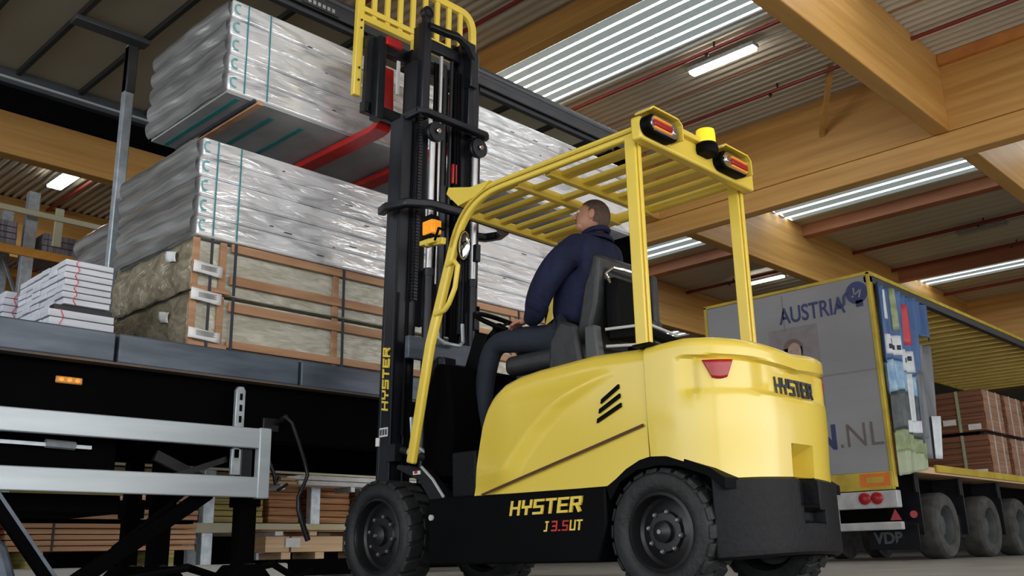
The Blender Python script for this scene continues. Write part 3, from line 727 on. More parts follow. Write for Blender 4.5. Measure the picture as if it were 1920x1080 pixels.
# --- overhead guard
def arc(p0, p1, p2, n=8):
    p0, p1, p2 = map(Vector, (p0, p1, p2)); return [p0*(1-t)**2+p1*2*t*(1-t)+p2*t*t for t in [i/n for i in range(n+1)]]
for x in (3.518, 4.45):
    pts = [Vector((x, 2.46, 2.165)), Vector((x, 3.42, 2.165))]+arc((x, 3.45, 2.165), (x, 3.74, 2.155), (x, 3.83, 1.89), 12)[1:]+[Vector((x, 4.03, 1.36)), Vector((x, 4.19, .70))]
    m = MB(); m.rect_path(pts, .04, .062); q = fp('guard_side_frame', m, YEL2, .012, seg=3)
    sg = -1 if x < 4 else 1
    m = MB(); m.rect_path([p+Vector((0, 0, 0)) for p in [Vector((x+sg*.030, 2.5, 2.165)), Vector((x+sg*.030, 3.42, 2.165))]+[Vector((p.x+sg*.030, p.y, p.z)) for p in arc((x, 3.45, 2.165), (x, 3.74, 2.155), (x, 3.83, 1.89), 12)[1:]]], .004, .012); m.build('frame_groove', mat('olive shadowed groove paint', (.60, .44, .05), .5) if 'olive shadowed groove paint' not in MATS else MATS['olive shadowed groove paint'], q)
m = MB(); m.prism([(3.50, 2.20), (3.66, 2.205), (3.84, 2.255), (3.86, 2.22), (3.76, 2.12), (3.6, 2.14)], 3.49, 3.535, 'X'); fp('visor_bracket', m, YEL2)
for x0, x1 in ((3.497, 3.532), (4.432, 4.470)):
    m = MB(); m.box(x0, x1, 2.51, 2.575, 1.10, 2.15); m.box(x0+.012, x1, 2.497, 2.509, 1.10, 2.15); fp('rear_pillar', m, YEL2, .012, seg=3)
m = MB(); m.box(3.485, 3.575, 2.485, 2.585, 1.098, 1.11); fp('pillar_foot', m, BLK)
m = MB(); m.box(3.44, 4.475, 2.43, 2.49, 2.085, 2.205); fp('rear_guard_beam', m, YEL2, .012, seg=3)
m = MB(); m.box(3.66, 4.47, 3.865, 3.90, 2.125, 2.175); fp('front_guard_beam', m, YEL2, .006)
m = MB(); m.box(3.66, 4.47, 3.905, 3.915, 2.13, 2.16); fp('front_edge_seal', m, BLK)
for x, ye in ((3.545, 3.60), (4.44, 3.88)):
    m = MB(); m.box(x-.03, x+.03, 3.38, ye, 2.14, 2.18); fp('front_guard_arm', m, YEL2, .006)
for y in (3.125, 3.36):
    m = MB(); m.box(3.55, 4.47, y-.02, y+.02, 2.13, 2.185); fp('guard_cross_bar', m, YEL2, .006)
for x in (3.68, 3.85, 4.01, 4.17, 4.33):
    m = MB(); m.bar((x, 2.49, 2.165), (x, 3.11, 2.165), .072, .03); fp('roof_slat', m, YEL2, .006)
for x in (3.69, 3.82, 3.96, 4.10, 4.24, 4.37):
    m = MB(); m.bar((x, 3.38, 2.16), (x, 3.87, 2.16), .05, .03); fp('roof_slat', m, YEL2, .006)
for x in (3.70, 3.93):
    m = MB(); m.bar((x, 3.14, 2.16), (x, 3.34, 2.16), .05, .03); fp('roof_slat', m, YEL2, .006)
# grab handle on the left pillar
m = MB(); m.tube([(3.50, 3.87, 1.79), (3.495, 3.80, 1.80), (3.49, 3.765, 1.765), (3.49, 3.79, 1.64), (3.49, 3.84, 1.56), (3.495, 3.88, 1.53), (3.50, 3.97, 1.52)], .0145, 10); fp('grab_handle', m, YEL2)
# rear lamps on the guard and beacon
def lampbox(x0, x1, flip):
    m = MB()
    def pill(m, xa, xb, za, zb, y0, y1):
        c = (zb-za)/2; poly = []
        for k in range(9): a = -PI/2-PI*k/8; poly.append((xa+c+c*math.cos(a), za+c+c*math.sin(a)))
        for k in range(9): a = PI/2-PI*k/8; poly.append((xb-c+c*math.cos(a), za+c+c*math.sin(a)))
        m.prism(poly, y0, y1, 'Y')
    pill(m, x0, x1, 2.10, 2.20, 2.375, 2.43); q = fp('guard_lamp', m, BLK, .006)
    xm = x0+(x1-x0)*(.72 if not flip else .28)
    a, b = (x0+.02, xm) if not flip else (xm, x1-.02); c, d = (xm, x1-.02) if not flip else (x0+.02, xm)
    m = MB(); pill(m, x0+.012, x1-.012, 2.11, 2.19, 2.366, 2.376); m.build('lamp_rim', CHR, q)
    m = MB(); m.box(a+.012, b-.002, 2.358, 2.367, 2.137, 2.163); m.build('red_lens', REDL, q, .004)
    m = MB(); m.box(c+.002, d-.012, 2.358, 2.367, 2.132, 2.168); m.build('clear_lens', CHR, q, .004)
    m = MB(); m.box(a+.012, b-.002, 2.359, 2.367, 2.172, 2.177); m.box(a+.012, b-.002, 2.359, 2.367, 2.124, 2.129); m.build('amber_strip', ORL, q, .002)
    m = MB(); m.rect_path([(x0-.01, 2.40, 2.20), (x0+.02, 2.40, 2.222), (x1-.02, 2.40, 2.222), (x1+.01, 2.40, 2.20), (x1+.012, 2.40, 2.12)], .09, .008, (0, 1, 0)); m.build('lamp_hood', YEL2, q)
lampbox(3.43, 3.675, False); lampbox(4.06, 4.32, True)
m = MB(); m.box(3.71, 3.93, 2.40, 2.46, 2.195, 2.225); fp('beacon_arm', m, YEL2, .006)
m = MB(); m.lathe([(.055, 0), (.062, .02), (.058, .05), (.052, .06)], (3.965, 2.40, 2.14), 'Z', 24); q = fp('beacon', m, BLK)
m = MB(); m.lathe([(.050, 0), (.050, .05), (.047, .075), (.01, .08)], (3.965, 2.40, 2.20), 'Z', 24); m.build('beacon_lens', YBC, q)

# --- mast (tilted back slightly)
def mp(name, mb, m, bevel=0., parent=F, **k): mb.shear(); return fp(name, mb, m, bevel, parent, **k)
def channel(m, x0, x1, y0, y1, z0, z1, inward):
    # C profile opening towards the mast centre
    t = .022; 
    if inward > 0: m.box(x0, x0+t, y0, y1, z0, z1)
    else: m.box(x1-t, x1, y0, y1, z0, z1)
    m.box(x0, x1, y0, y0+.028, z0, z1); m.box(x0, x1, y1-.028, y1, z0, z1)
    return m
m = channel(MB(), 3.65, 3.73, 4.55, 4.68, .30, 2.98, 1); mp('outer_mast_channel', m, MASTM, .004)
m = channel(MB(), 4.275, 4.35, 4.55, 4.68, .30, 2.98, -1); mp('outer_mast_channel', m, MASTM, .004)
m = channel(MB(), 3.74, 3.805, 4.54, 4.66, .6, 3.42, 1); mp('middle_mast_channel', m, MASTM, .004)
m = channel(MB(), 4.205, 4.265, 4.54, 4.66, .6, 3.42, -1); mp('middle_mast_channel', m, MASTM, .004)
m = channel(MB(), 3.80, 3.86, 4.54, 4.66, 1.6, 3.72, 1); m.box(3.76, 3.82, 4.50, 4.57, 3.0, 3.70); mp('inner_mast_channel', m, MASTM, .004)
m = channel(MB(), 4.14, 4.20, 4.54, 4.66, 1.6, 3.72, -1); m.box(4.18, 4.24, 4.50, 4.57, 3.0, 3.70); mp('inner_mast_channel', m, MASTM, .004)
# chain on each side, cylinders with chrome rods
for x in (3.765, 4.23):
    m = MB()
    for k in range(60): m.box(x-.014, x+.014, 4.50, 4.52, 1.75+k*.021, 1.766+k*.021)
    mp('lift_chain', m, BLKM)
for x in (3.855, 4.245, 3.96, 4.06):
    if x in (3.855, 4.245):
        m = MB(); m.tube([(x, 4.49, .55), (x, 4.49, 1.92)], .030, 14); m.tube([(x, 4.49, 1.92), (x, 4.49, 1.97)], .035, 14); q = mp('lift_cylinder', m, MASTM)
        m = MB(); m.tube([(x, 4.49, 1.95), (x, 4.49, 2.85)], .021, 12); mp('piston_rod', m, RODM)
        m = MB(); m.lathe([(.03, -.02), (.068, -.02), (.068, -.008), (.058, 0), (.068, .008), (.068, .02), (.03, .02)], (x, 4.46, 2.90), 'Y', 28); q = mp('chain_pulley', m, BLKM)
        m = MB(); m.lathe([(.02, -.035), (.014, -.04)], (x, 4.46, 2.90), 'Y', 12); mp('pulley_pin', m, CHR)
    else:
        m = MB(); m.tube([(x, 4.55, 1.9), (x, 4.55, 3.52)], .014, 8); mp('hose_pipe', m, BLKM if x > 4.0 else RODM)
m = MB(); m.tube([(4.04, 4.60, 1.3), (4.04, 4.60, 2.6)], .045, 16); mp('free_lift_cylinder', m, MASTM)
m = MB(); m.tube([(4.04, 4.60, 2.6), (4.04, 4.60, 3.40)], .03, 16); mp('free_lift_rod', m, BLKM)
for x, r0 in ((3.90, .009), (3.925, .009), (4.09, .010), (4.115, .010), (4.14, .009)):
    m = MB(); m.tube([(x, 4.53, 1.35), (x+.005, 4.52, 2.2), (x-.004, 4.53, 3.0), (x, 4.54, 3.45)], r0, 8); mp('hydraulic_hose', m, BLK)
for x in (3.70, 4.31):
    m = MB(); m.tube([(x, 4.50, .9), (x, 4.50, 1.8)], .012, 8); mp('hydraulic_hose', m, BLK)
m = MB(); m.box(4.07, 4.12, 4.52, 4.54, 2.62, 2.76); mp('red_valve', m, RED, .004)
m = MB(); m.box(4.06, 4.10, 4.515, 4.53, 2.50, 2.58); mp('white_valve_label', m, WHT, .002)
m = MB(); m.box(3.80, 4.20, 4.56, 4.60, 3.55, 3.63); m.rect_path([(3.80, 4.50, 3.67), (3.90, 4.45, 3.64), (4.0, 4.43, 3.64), (4.1, 4.45, 3.62), (4.21, 4.50, 3.56)], .05, .04, (0, .5, 1)); m.box(4.17, 4.245, 4.47, 4.56, 3.35, 3.62); mp('mast_head_bar', m, MASTM, .006)
m = MB(); m.lathe([(.022, -.02), (.045, -.02), (.045, .02), (.022, .02)], (3.80, 4.53, 3.78), 'Y', 20, closed=True); m.box(3.775, 3.825, 4.51, 4.55, 3.68, 3.745); mp('lifting_eye', m, BLKM)
m = MB(); m.lathe([(.04, -.02), (.04, .02)], (3.80, 4.53, 3.78), 'Y', 16); 
mp('eye_plug', m, BLKM)
m = MB(); m.ball((4.16, 4.52, 3.68), .04, .03, .03); mp('head_pulley', m, BLKM)
m = MB(); m.box(3.66, 3.70, 4.42, 4.6, 2.96, 3.01); m.box(4.265, 4.30, 4.42, 4.6, 2.96, 3.01); m.prism([(3.66, 4.44), (4.30, 4.44), (4.30, 4.41), (4.26, 4.385), (3.72, 4.385), (3.66, 4.41)], 2.965, 3.005, 'Z'); mp('upper_mast_tie', m, MASTM, .006)
m = MB(); m.rect_path([(3.60, 4.68, 2.34), (3.575, 4.58, 2.34), (3.61, 4.44, 2.34), (3.74, 4.36, 2.34), (4.05, 4.34, 2.34), (4.34, 4.35, 2.34), (4.46, 4.40, 2.34), (4.50, 4.50, 2.34), (4.46, 4.60, 2.34), (4.36, 4.64, 2.34)], .055, .055, (0, 0, 1)); mp('middle_mast_tie', m, MASTM, .012)
m = MB(); m.box(3.66, 4.34, 4.42, 4.46, 1.36, 1.50); mp('lower_mast_tie', m, DECKM, .006)
m = MB(); m.box(3.7, 4.3, 4.45, 4.55, .45, .62); mp('base_mast_tie', m, BLK, .006)
m = MB(); m.tube([(3.86, 4.40, 1.62), (3.86, 4.38, 1.50), (3.90, 4.36, 1.47), (4.02, 4.36, 1.47), (4.06, 4.37, 1.50), (4.06, 4.38, 1.62)], .012, 8); mp('steel_pipe', m, GALV)
m = MB(); m.tube([(3.70, 4.42, 1.0), (3.70, 4.40, .85), (3.72, 4.30, .78)], .012, 8); mp('steel_pipe', m, GALV)
for z, w_ in ((2.15, .05), (1.68, .05)):
    m = MB(); m.box(4.23, 4.27, 4.44, 4.48, z-.06, z+.06); mp('cylinder_clamp', m, BLKM, .005)
m = MB(); m.box(3.60, 3.66, 4.44, 4.52, .74, .84); m.tube([(3.62, 4.40, .80), (3.66, 4.22, .74)], .022, 10); mp('tilt_cylinder', m, BLKM)
m = MB(); m.tube([(3.62, 4.33, .785), (3.63, 4.26, .765)], .024, 10); mp('tilt_pin', m, WHL)
m = MB(); m.tube([(3.61, 4.62, .84), (3.61, 4.62, .89)], .014, 8); mp('tilt_pin', m, WHL)
m = MB(); m.box(3.646, 3.649, 4.575, 4.655, .90, .955); q = mp('warning_plate', m, WHT)
m = MB()
for k in range(3): m.box(3.644, 3.6455, 4.58+k*.025, 4.598+k*.025, .91, .945)
mp('plate_print', m, SEATG)
m = lettering('HYSTER', lambda u, v, d: Vector((3.647-d, 4.585+v*.0085, 1.06+u*.0112)), w=1.15, slant=.14, adv=5.9)
for v in m.bm.verts: pass
# mirror so it reads bottom to top from the left side
mp('mast_lettering', m, YEL2)
# carriage, red forks, yellow load backrest
def cp(name, mb, m, bevel=0., **k): return mp(name, mb, m, bevel, **k)
SH = -.045
m = MB()
m.box(3.56, 4.62, 4.86, 4.92, 3.58, 3.66); m.box(3.56, 4.62, 4.86, 4.92, 3.10, 3.18); m.box(3.56, 3.62, 4.86, 4.90, 3.10, 3.66); m.box(4.56, 4.62, 4.86, 4.90, 3.10, 3.66)
m.box(3.615, 3.68, 4.80, 4.88, 3.05, 3.66); m.box(4.33, 4.41, 4.78, 4.88, 3.05, 3.70); m.box(3.90, 3.96, 4.80, 4.88, 3.10, 3.66); m.box(4.18, 4.24, 4.80, 4.88, 3.10, 3.66); cp('fork_carriage', m, BLKM, .006)
m = MB(); m.box(3.66, 3.80, 4.775, 4.80, 3.60, 3.66); cp('red_carriage_cap', m, RED, .006)
m = MB(); m.box(3.75, 3.775, 4.765, 4.775, 3.25, 3.50); cp('white_carriage_plate', m, WHT)
for xa in (3.74, 4.30):
    m = MB(); y0 = 4.86+.0
    pts = [(xa+.065, 4.955, 3.60), (xa+.065, 4.955, 3.22), (xa+.065, 4.965, 3.175), (xa+.065, 4.99, 3.15), (xa+.065, 5.04, 3.14), (xa+.065, 5.98, 3.145), (xa+.065, 6.05, 3.15)]
    m.rect_path([(p[0], p[1]-.045*0, p[2]) for p in pts], .13, .045)
    for v in m.bm.verts: v.co.y -= .105; v.co.z -= .058
    fp('fork', m, RED, .008)
# backrest
BX0, BX1 = 3.53, 4.60; BY = 4.93
m = MB(); m.box(BX0-.03, BX0+.03, BY-.02, BY+.02, 3.22, 4.27); cp('backrest_upright', m, YEL2, .006)
m = MB(); m.rect_path([(BX1, BY, 3.05), (BX1, BY, 4.07)]+arc((BX1, BY, 4.10), (BX1, BY, 4.25), (BX1-.14, BY, 4.25), 8)+[(BX0, BY, 4.25)], .04, .055, (0, 1, 0)); cp('backrest_hoop', m, YEL2, .006)
for z0, z1 in ((3.79, 3.84), (3.86, 3.90)):
    m = MB(); m.box(BX0, BX1-.02, BY-.025, BY+.02, z0, z1); cp('backrest_rail', m, YEL2, .006)
for k in range(8):
    x = BX0+.12+k*.117
    m = MB(); m.box(x-.020, x+.020, BY-.012, BY+.012, 3.84, 4.24); cp('backrest_bar', m, YEL2, .004)
m = MB(); m.box(3.97, 4.10, BY-.06, BY-.02, 3.70, 3.80); m.box(BX1-.10, BX1-.02, BY-.03, BY+.01, 3.55, 3.75); cp('backrest_bracket', m, YEL2, .005)
m = MB()
for z in (3.33, 3.42, 3.72, 3.78): m.lathe([(.009, -.028), (.006, -.032)], (BX0, BY, z), 'Y', 8)
cp('backrest_bolt', m, BLKM)
# front lamps and mirror, mounted on the guard
m = MB(); m.box(3.44, 3.51, 3.90, 3.98, 1.93, 1.96); m.bar((3.47, 3.86, 1.93), (3.50, 4.04, 1.965), .035, .04); m.box(3.48, 3.55, 4.00, 4.09, 1.955, 1.985); fp('lamp_bracket', m, YEL2, .006)
m = MB(); m.box(3.55, 3.62, 4.06, 4.16, 2.01, 2.17); m.tube([(3.57, 4.08, 1.98), (3.57, 4.08, 2.02)], .02, 8); q = fp('front_lamp', m, BLK, .012)
m = MB(); m.box(3.55, 3.61, 4.035, 4.065, 2.045, 2.13); m.box(3.538, 3.552, 4.04, 4.13, 2.045, 2.13); m.build('amber_lens', ORL, q, .006)
m = MB(); m.tube([(3.42, 3.88, 1.93), (3.36, 3.78, 1.96), (3.36, 3.74, 1.94)], .008, 8); fp('mirror_arm', m, BLK)
m = MB(); m.ball((3.52, 3.745, 1.88), .018, .055, .095, 20); q = fp('mirror', m, BLK)
m = MB(); m.ball((3.512, 3.735, 1.88), .014, .046, .085, 20); m.build('mirror_glass', MIRR, q)
m = MB(); m.box(4.52, 4.56, 3.97, 4.05, 1.60, 2.02); m.box(4.52, 4.57, 3.90, 4.05, 1.98, 2.01); q = fp('front_lamp', m, BLK, .01)
m = MB(); m.box(4.50, 4.555, 3.895, 3.965, 1.86, 1.97); m.build('amber_lens', ORL, q, .012)
m = MB(); m.lathe([(.05, 0), (.05, .06)], (4.54, 3.99, 1.73), 'Z', 16); m.build('lamp_body', WHL, q, .006)
m = MB(); m.lathe([(.03, 0), (.05, .02), (.03, .04)], (4.54, 4.01, 1.57), 'Z', 16); m.build('lamp_body', WHL, q, .006)
# seat
Sx = 4.05
m = MB(); m.box(Sx-.24, Sx+.24, 3.18, 3.74, 1.17, 1.28); q = fp('seat_cushion', m, VINYL, .04, seg=4)
m = MB(); m.box(Sx-.2, Sx+.2, 3.2, 3.68, 1.05, 1.17); fp('seat_suspension', m, BLKM, .01)
m = MB()
m.prism([(3.20, 1.26), (3.28, 1.28), (3.20, 1.60), (3.15, 1.765), (3.11, 1.775), (3.085, 1.75), (3.12, 1.5)], Sx-.15, Sx+.22, 'X'); fp('seat_back', m, VINYL, .03, seg=4)
m = MB(); m.box(Sx-.09, Sx+.22, 3.03, 3.12, 1.30, 1.64); fp('seat_shell', m, BLK, .03)
m = MB(); m.tube([(3.96, 3.09, 1.66), (3.98, 3.05, 1.69), (4.10, 3.03, 1.685), (4.26, 3.04, 1.68)], .009, 8); m.tube([(3.96, 3.09, 1.66), (3.965, 3.06, 1.60)], .009, 8); fp('seat_wire_frame', m, CHR)
m = MB(); m.prism([(3.12, 1.12), (3.36, 1.12), (3.34, 1.30), (3.26, 1.40), (3.16, 1.36)], 3.76, 3.81, 'X'); fp('seat_side_plate', m, VINYL, .02, seg=3)
m = MB(); m.prism([(3.02, 1.12), (3.11, 1.12), (3.11, 1.34), (3.04, 1.34)], 3.78, 3.84, 'X'); fp('seat_grey_trim', m, SEATG, .01)
m = MB(); m.tube([(3.85, 3.0, 1.28), (4.0, 2.86, 1.30), (4.2, 2.84, 1.27), (4.34, 2.92, 1.24)], .03, 10); fp('seat_hose', m, BLK)
m = MB(); m.tube([(3.82, 3.0, 1.31), (3.98, 2.84, 1.335), (4.2, 2.81, 1.30)], .008, 8); m.tube([(3.82, 3.0, 1.22), (3.98, 2.84, 1.23), (4.2, 2.81, 1.20)], .008, 8); fp('seat_belt_edge', m, WHB)
m = MB(); m.box(4.32, 4.42, 3.05, 3.5, 1.38, 1.46); m.box(4.34, 4.40, 3.05, 3.12, 1.15, 1.72); q = fp('armrest', m, VINYL, .02, seg=3)
m = MB(); m.ball((4.43, 2.78, 1.25), .035, .035, .055, 12); m.tube([(4.43, 2.78, 1.1), (4.43, 2.78, 1.22)], .012, 8); fp('battery_plug', m, BLK)
for k in range(3):
    m = MB(); m.tube([(4.34+k*.03, 3.52, 1.46), (4.34+k*.03, 3.54, 1.53)], .006, 6); m.ball((4.34+k*.03, 3.54, 1.54), .013, .013, .016, 10); m.build('control_lever', BLK, q)
# steering wheel and column
m = MB(); c = Vector((3.98, 3.92, 1.535)); ax = Vector((0, -.50, .87)).normalized(); u_ = Vector((1, 0, 0)); v_ = ax.cross(u_)
m.tube([c+(u_*math.cos(a)+v_*math.sin(a))*.165 for a in [2*PI*i/32 for i in range(33)]], .015, 8, cap=False)
for a in (.5, 2.6, 4.7): m.tube([c+(u_*math.cos(a)+v_*math.sin(a))*.16, c-ax*.03], .010, 6)
m.ball(c-ax*.03, .04, .04, .03, 12); fp('steering_wheel', m, BLK)
m = MB(); m.tube([c-ax*.03, (3.98, 4.02, 1.42), (3.98, 4.12, 1.22)], [.025, .05, .07], 12); m.prism([(3.96, 1.46), (4.06, 1.50), (4.18, 1.24), (4.06, 1.20)], 3.9, 4.06, 'X'); fp('steering_column', m, BLK, .01)
m = MB(); m.box(3.74, 3.84, 4.16, 4.22, 1.22, 1.34); m.tube([(3.70, 4.22, 1.1), (3.72, 4.24, 1.28), (3.80, 4.26, 1.34)], .03, 8); m.tube([(3.95, 4.22, 1.1), (3.98, 4.22, 1.30), (4.1, 4.24, 1.34)], .03, 8); m.ball((3.70, 4.24, 1.20), .07, .05, .10, 12); fp('hose_bundle', m, BLKM, .01)

# ------------------------------------------------------------------ driver
def skin_body(name, joints, edges, m, parent, root=0, lv=2):
    me = bpy.data.meshes.new(name); off = Vector((0, 0, 0)); p = parent
    while p is not None: off += Vector(p.location); p = p.parent
    me.from_pydata([tuple(Vector(j[0])-off) for j in joints], edges, []); me.materials.append(m)
    o = bpy.data.objects.new(name, me); COL.objects.link(o); o.parent = parent
    md = o.modifiers.new('skin', 'SKIN'); md.use_smooth_shade = True
    if not me.skin_vertices: me.skin_vertices.new(name='skin') if hasattr(me.skin_vertices, 'new') else None
    lay = me.skin_vertices[0].data
    for i, j in enumerate(joints):
        r = j[1]; lay[i].radius = r if isinstance(r, tuple) else (r, r); lay[i].use_root = (i == root)
    s = o.modifiers.new('sub', 'SUBSURF'); s.levels = lv; s.render_levels = lv
    return o
D = thing('person', (4.05, 3.4, 1.28), 'driver in navy jacket and dark jeans seated in the forklift looking up at the load', 'person')
def enable_skin(o):
    pass
import bmesh as _b
def skin_mesh(name, joints, edges, m, parent, root=0, lv=2):
    """skeleton to a real mesh: bmesh skin layer, then the Skin and Subdivision modifiers"""
    off = Vector((0, 0, 0)); p = parent
    while p is not None: off += Vector(p.location); p = p.parent
    bm = bmesh.new(); lay = bm.verts.layers.skin.verify()
    vs = []
    for i, (c, r) in enumerate(joints):
        v = bm.verts.new(Vector(c)-off); v[lay].radius = r if isinstance(r, tuple) else (r, r); v[lay].use_root = (i == root); vs.append(v)
    for a, b in edges: bm.edges.new((vs[a], vs[b]))
    me = bpy.data.meshes.new(name); bm.to_mesh(me); bm.free(); me.materials.append(m)
    o = bpy.data.objects.new(name, me); COL.objects.link(o); o.parent = parent
    md = o.modifiers.new('skin', 'SKIN'); md.use_smooth_shade = True; md.use_x_symmetry = False
    s = o.modifiers.new('sub', 'SUBSURF'); s.levels = lv; s.render_levels = lv
    return o
# body (skin): torso core, neck, head skeleton, hands
J = [((4.05, 3.38, 1.40), (.13, .10)), ((4.05, 3.33, 1.60), (.13, .09)), ((4.05, 3.25, 1.82), (.13, .085)), ((4.05, 3.215, 1.93), .055), ((4.045, 3.22, 1.99), .055)]
skin_mesh('body', J, [(0, 1), (1, 2), (2, 3), (3, 4)], SKIN, D)
# jacket
J = [((4.05, 3.37, 1.40), (.17, .15)), ((4.05, 3.35, 1.50), (.185, .16)), ((4.05, 3.30, 1.66), (.21, .18)), ((4.04, 3.24, 1.80), (.20, .16)), ((4.04, 3.20, 1.89), (.13, .12)), ((4.04, 3.20, 1.945), (.075, .075)),
     ((3.90, 3.25, 1.82), .105), ((3.835, 3.32, 1.75), .095), ((3.79, 3.40, 1.62), .082), ((3.795, 3.46, 1.52), .074), ((3.83, 3.50, 1.475), .062), ((3.86, 3.58, 1.465), .048),
     ((4.20, 3.27, 1.83), .085), ((4.265, 3.29, 1.76), .078), ((4.31, 3.36, 1.62), .065), ((4.33, 3.40, 1.54), .058), ((4.34, 3.48, 1.52), .042)]
skin_mesh('jacket', J, [(0, 1), (1, 2), (2, 3), (3, 4), (4, 5), (3, 6), (6, 7), (7, 8), (8, 9), (9, 10), (10, 11), (3, 12), (12, 13), (13, 14), (14, 15), (15, 16)], NAVY, D)
m = MB(); m.tube([(4.05+.066*math.cos(a), 3.215+.072*math.sin(a)*1.0, 1.945-.012*math.sin(a)) for a in [2*PI*i/20 for i in range(21)]], .017, 8, cap=False); m.build('collar', NAVY, D)
# trousers
J = [((4.05, 3.38, 1.37), (.16, .11)), ((3.955, 3.44, 1.355), .092), ((3.93, 3.66, 1.385), .084), ((3.91, 3.87, 1.40), .070), ((3.905, 3.93, 1.35), .066), ((3.905, 3.985, 1.18), .060), ((3.905, 4.0, .98), .048), ((3.905, 4.0, .80), .042),
     ((4.145, 3.44, 1.355), .092), ((4.17, 3.66, 1.38), .084), ((4.20, 3.90, 1.39), .066), ((4.21, 3.95, 1.35), .062), ((4.21, 3.93, 1.15), .056), ((4.21, 3.9, .8), .044)]
skin_mesh('jeans', J, [(0, 1), (1, 2), (2, 3), (3, 4), (4, 5), (5, 6), (6, 7), (0, 8), (8, 9), (9, 10), (10, 11), (11, 12), (12, 13)], DENIM, D)
m = MB(); m.tube([(4.05+.135*math.cos(a), 3.375+.12*math.sin(a), 1.43) for a in [2*PI*i/24 for i in range(25)]], .016, 8, cap=False); m.build('belt', BLK, D)
for x, y in ((3.905, 4.0), (4.21, 3.9)):
    m = MB(); m.ball((x, y+.05, .765), .05, .13, .055, 16); m.box(x-.045, x+.045, y-.07, y+.16, .705, .73); m.build('shoe', BLK, D, .01)
# head: turned to the upper left, following the lifted pack
hd = bpy.data.objects.new('head', None)
bpy.data.objects.remove(hd)
def head_part(fn_list, name, mm, lv=2):
    m = MB()
    for fn in fn_list: fn(m)
    rot = Matrix.Rotation(math.radians(28), 4, 'Z') @ Matrix.Rotation(math.radians(14), 4, 'X')
    for v in m.bm.verts: v.co = rot @ v.co + Vector((4.045, 3.222, 2.045))
    return m.build(name, mm, D)
def skull(m):
    g = bmesh.ops.create_uvsphere(m.bm, u_segments=28, v_segments=20, radius=1)
    for v in g['verts']:
        x, y, z = v.co
        w_ = .074*(1-.10*max(0, -z)-.12*max(0, -z)*max(0, y)); l_ = .094; h_ = .104
        yy = y*l_+(.012 if z < 0 else 0)*(-z)
        if y > 0 and z < .25: yy = max(yy, .0)*1.0
        # brow, eye hollows, jaw
        if y > .6: yy -= .006*math.exp(-((z-.05)/.12)**2)*(1 if abs(x) > .15 else 0)
        if z < -.5: yy += .006*(1 if y > .5 else 0); 
        v.co = Vector((x*w_, yy, z*h_-.005))
    for f_ in m.bm.faces: f_.smooth = True
def nose(m): m.tube([(0, .088, .022), (0, .101, .0), (0, .108, -.018), (0, .096, -.028)], [.006, .009, .013, .010], 8)
def ear(sx):
    return lambda m: (m.ball((sx*.073, -.004, -.005), .010, .020, .030, 12), m.ball((sx*.079, -.006, -.004), .006, .013, .021, 10))
def mouth(m): m.tube([(-.022, .088, -.050), (-.01, .094, -.048), (.01, .094, -.048), (.022, .088, -.050)], [.003, .006, .006, .003], 6)
def jaw(m): m.ball((0, .05, -.068), .045, .042, .034, 14)
head_part([skull, nose, ear(-1), ear(1), jaw], 'head', SKIN)
head_part([mouth], 'lips', mat('lip', (.42, .15, .12), .5))
head_part([lambda m: (m.ball((-.03, .083, .012), .012, .009, .009, 10), m.ball((.03, .083, .012), .012, .009, .009, 10))], 'eye', WHT)
head_part([lambda m: (m.ball((-.03, .091, .013), .005, .003, .005, 8), m.ball((.03, .091, .013), .005, .003, .005, 8))], 'pupil', INK)
def hair(m):
    g = bmesh.ops.create_uvsphere(m.bm, u_segments=32, v_segments=24, radius=1)
    kill = []
    for v in g['verts']:
        x, y, z = v.co
        cut = interp(y, [(-1, -.62), (-.2, -.45), (.1, -.05), (.35, .35), (.75, .55), (1, .8)])
        if z < cut: kill.append(v)
        v.co = Vector((x*.078, y*.098-.001, z*.107-.004))
    bmesh.ops.delete(m.bm, geom=kill, context='VERTS')
    for f_ in m.bm.faces: f_.smooth = True
head_part([hair], 'hair', HAIR)
# hands: palm and five fingers each
def hand(name, wrist, dirv, up, mir, curl):
    d = Vector(dirv).normalized(); up = Vector(up).normalized(); s_ = d.cross(up).normalized()*mir; up = s_.cross(d).normalized()*mir
    w0 = Vector(wrist); J = [(w0, .024), (w0+d*.035, (.030, .018)), (w0+d*.075, (.036, .016))]; E_ = [(0, 1), (1, 2)]
    for k, (off_, L_) in enumerate(((-.030, .062), (-.010, .070), (.010, .066), (.028, .052))):
        b = w0+d*.085+s_*off_; i = len(J)
        c1 = math.cos(curl*.5); s1 = math.sin(curl*.5); c2 = math.cos(curl*1.3); s2 = math.sin(curl*1.3); c3 = math.cos(curl*2.0); s3 = math.sin(curl*2.0)
        p1 = b+(d*c1-up*s1)*L_*.42; p2 = p1+(d*c2-up*s2)*L_*.34; p3 = p2+(d*c3-up*s3)*L_*.26
        J += [(b, .0095), (p1, .0088), (p2, .0082), (p3, .0068)]; E_ += [(2, i), (i, i+1), (i+1, i+2), (i+2, i+3)]
    i = len(J); t0 = w0+d*.03-s_*.028; J += [(t0, .012), (t0+d*.028-s_*.020-up*.008, .010), (t0+d*.055-s_*.022-up*.022, .0085)]; E_ += [(1, i), (i, i+1), (i+1, i+2)]
    skin_mesh(name, J, E_, SKIN, D, 0, 1)
hand('hand', (3.865, 3.59, 1.475), (.15, .95, .0), (0, 0, 1), 1, .45)
hand('hand', (4.342, 3.49, 1.525), (.02, .9, -.05), (0, .1, 1), -1, .9)

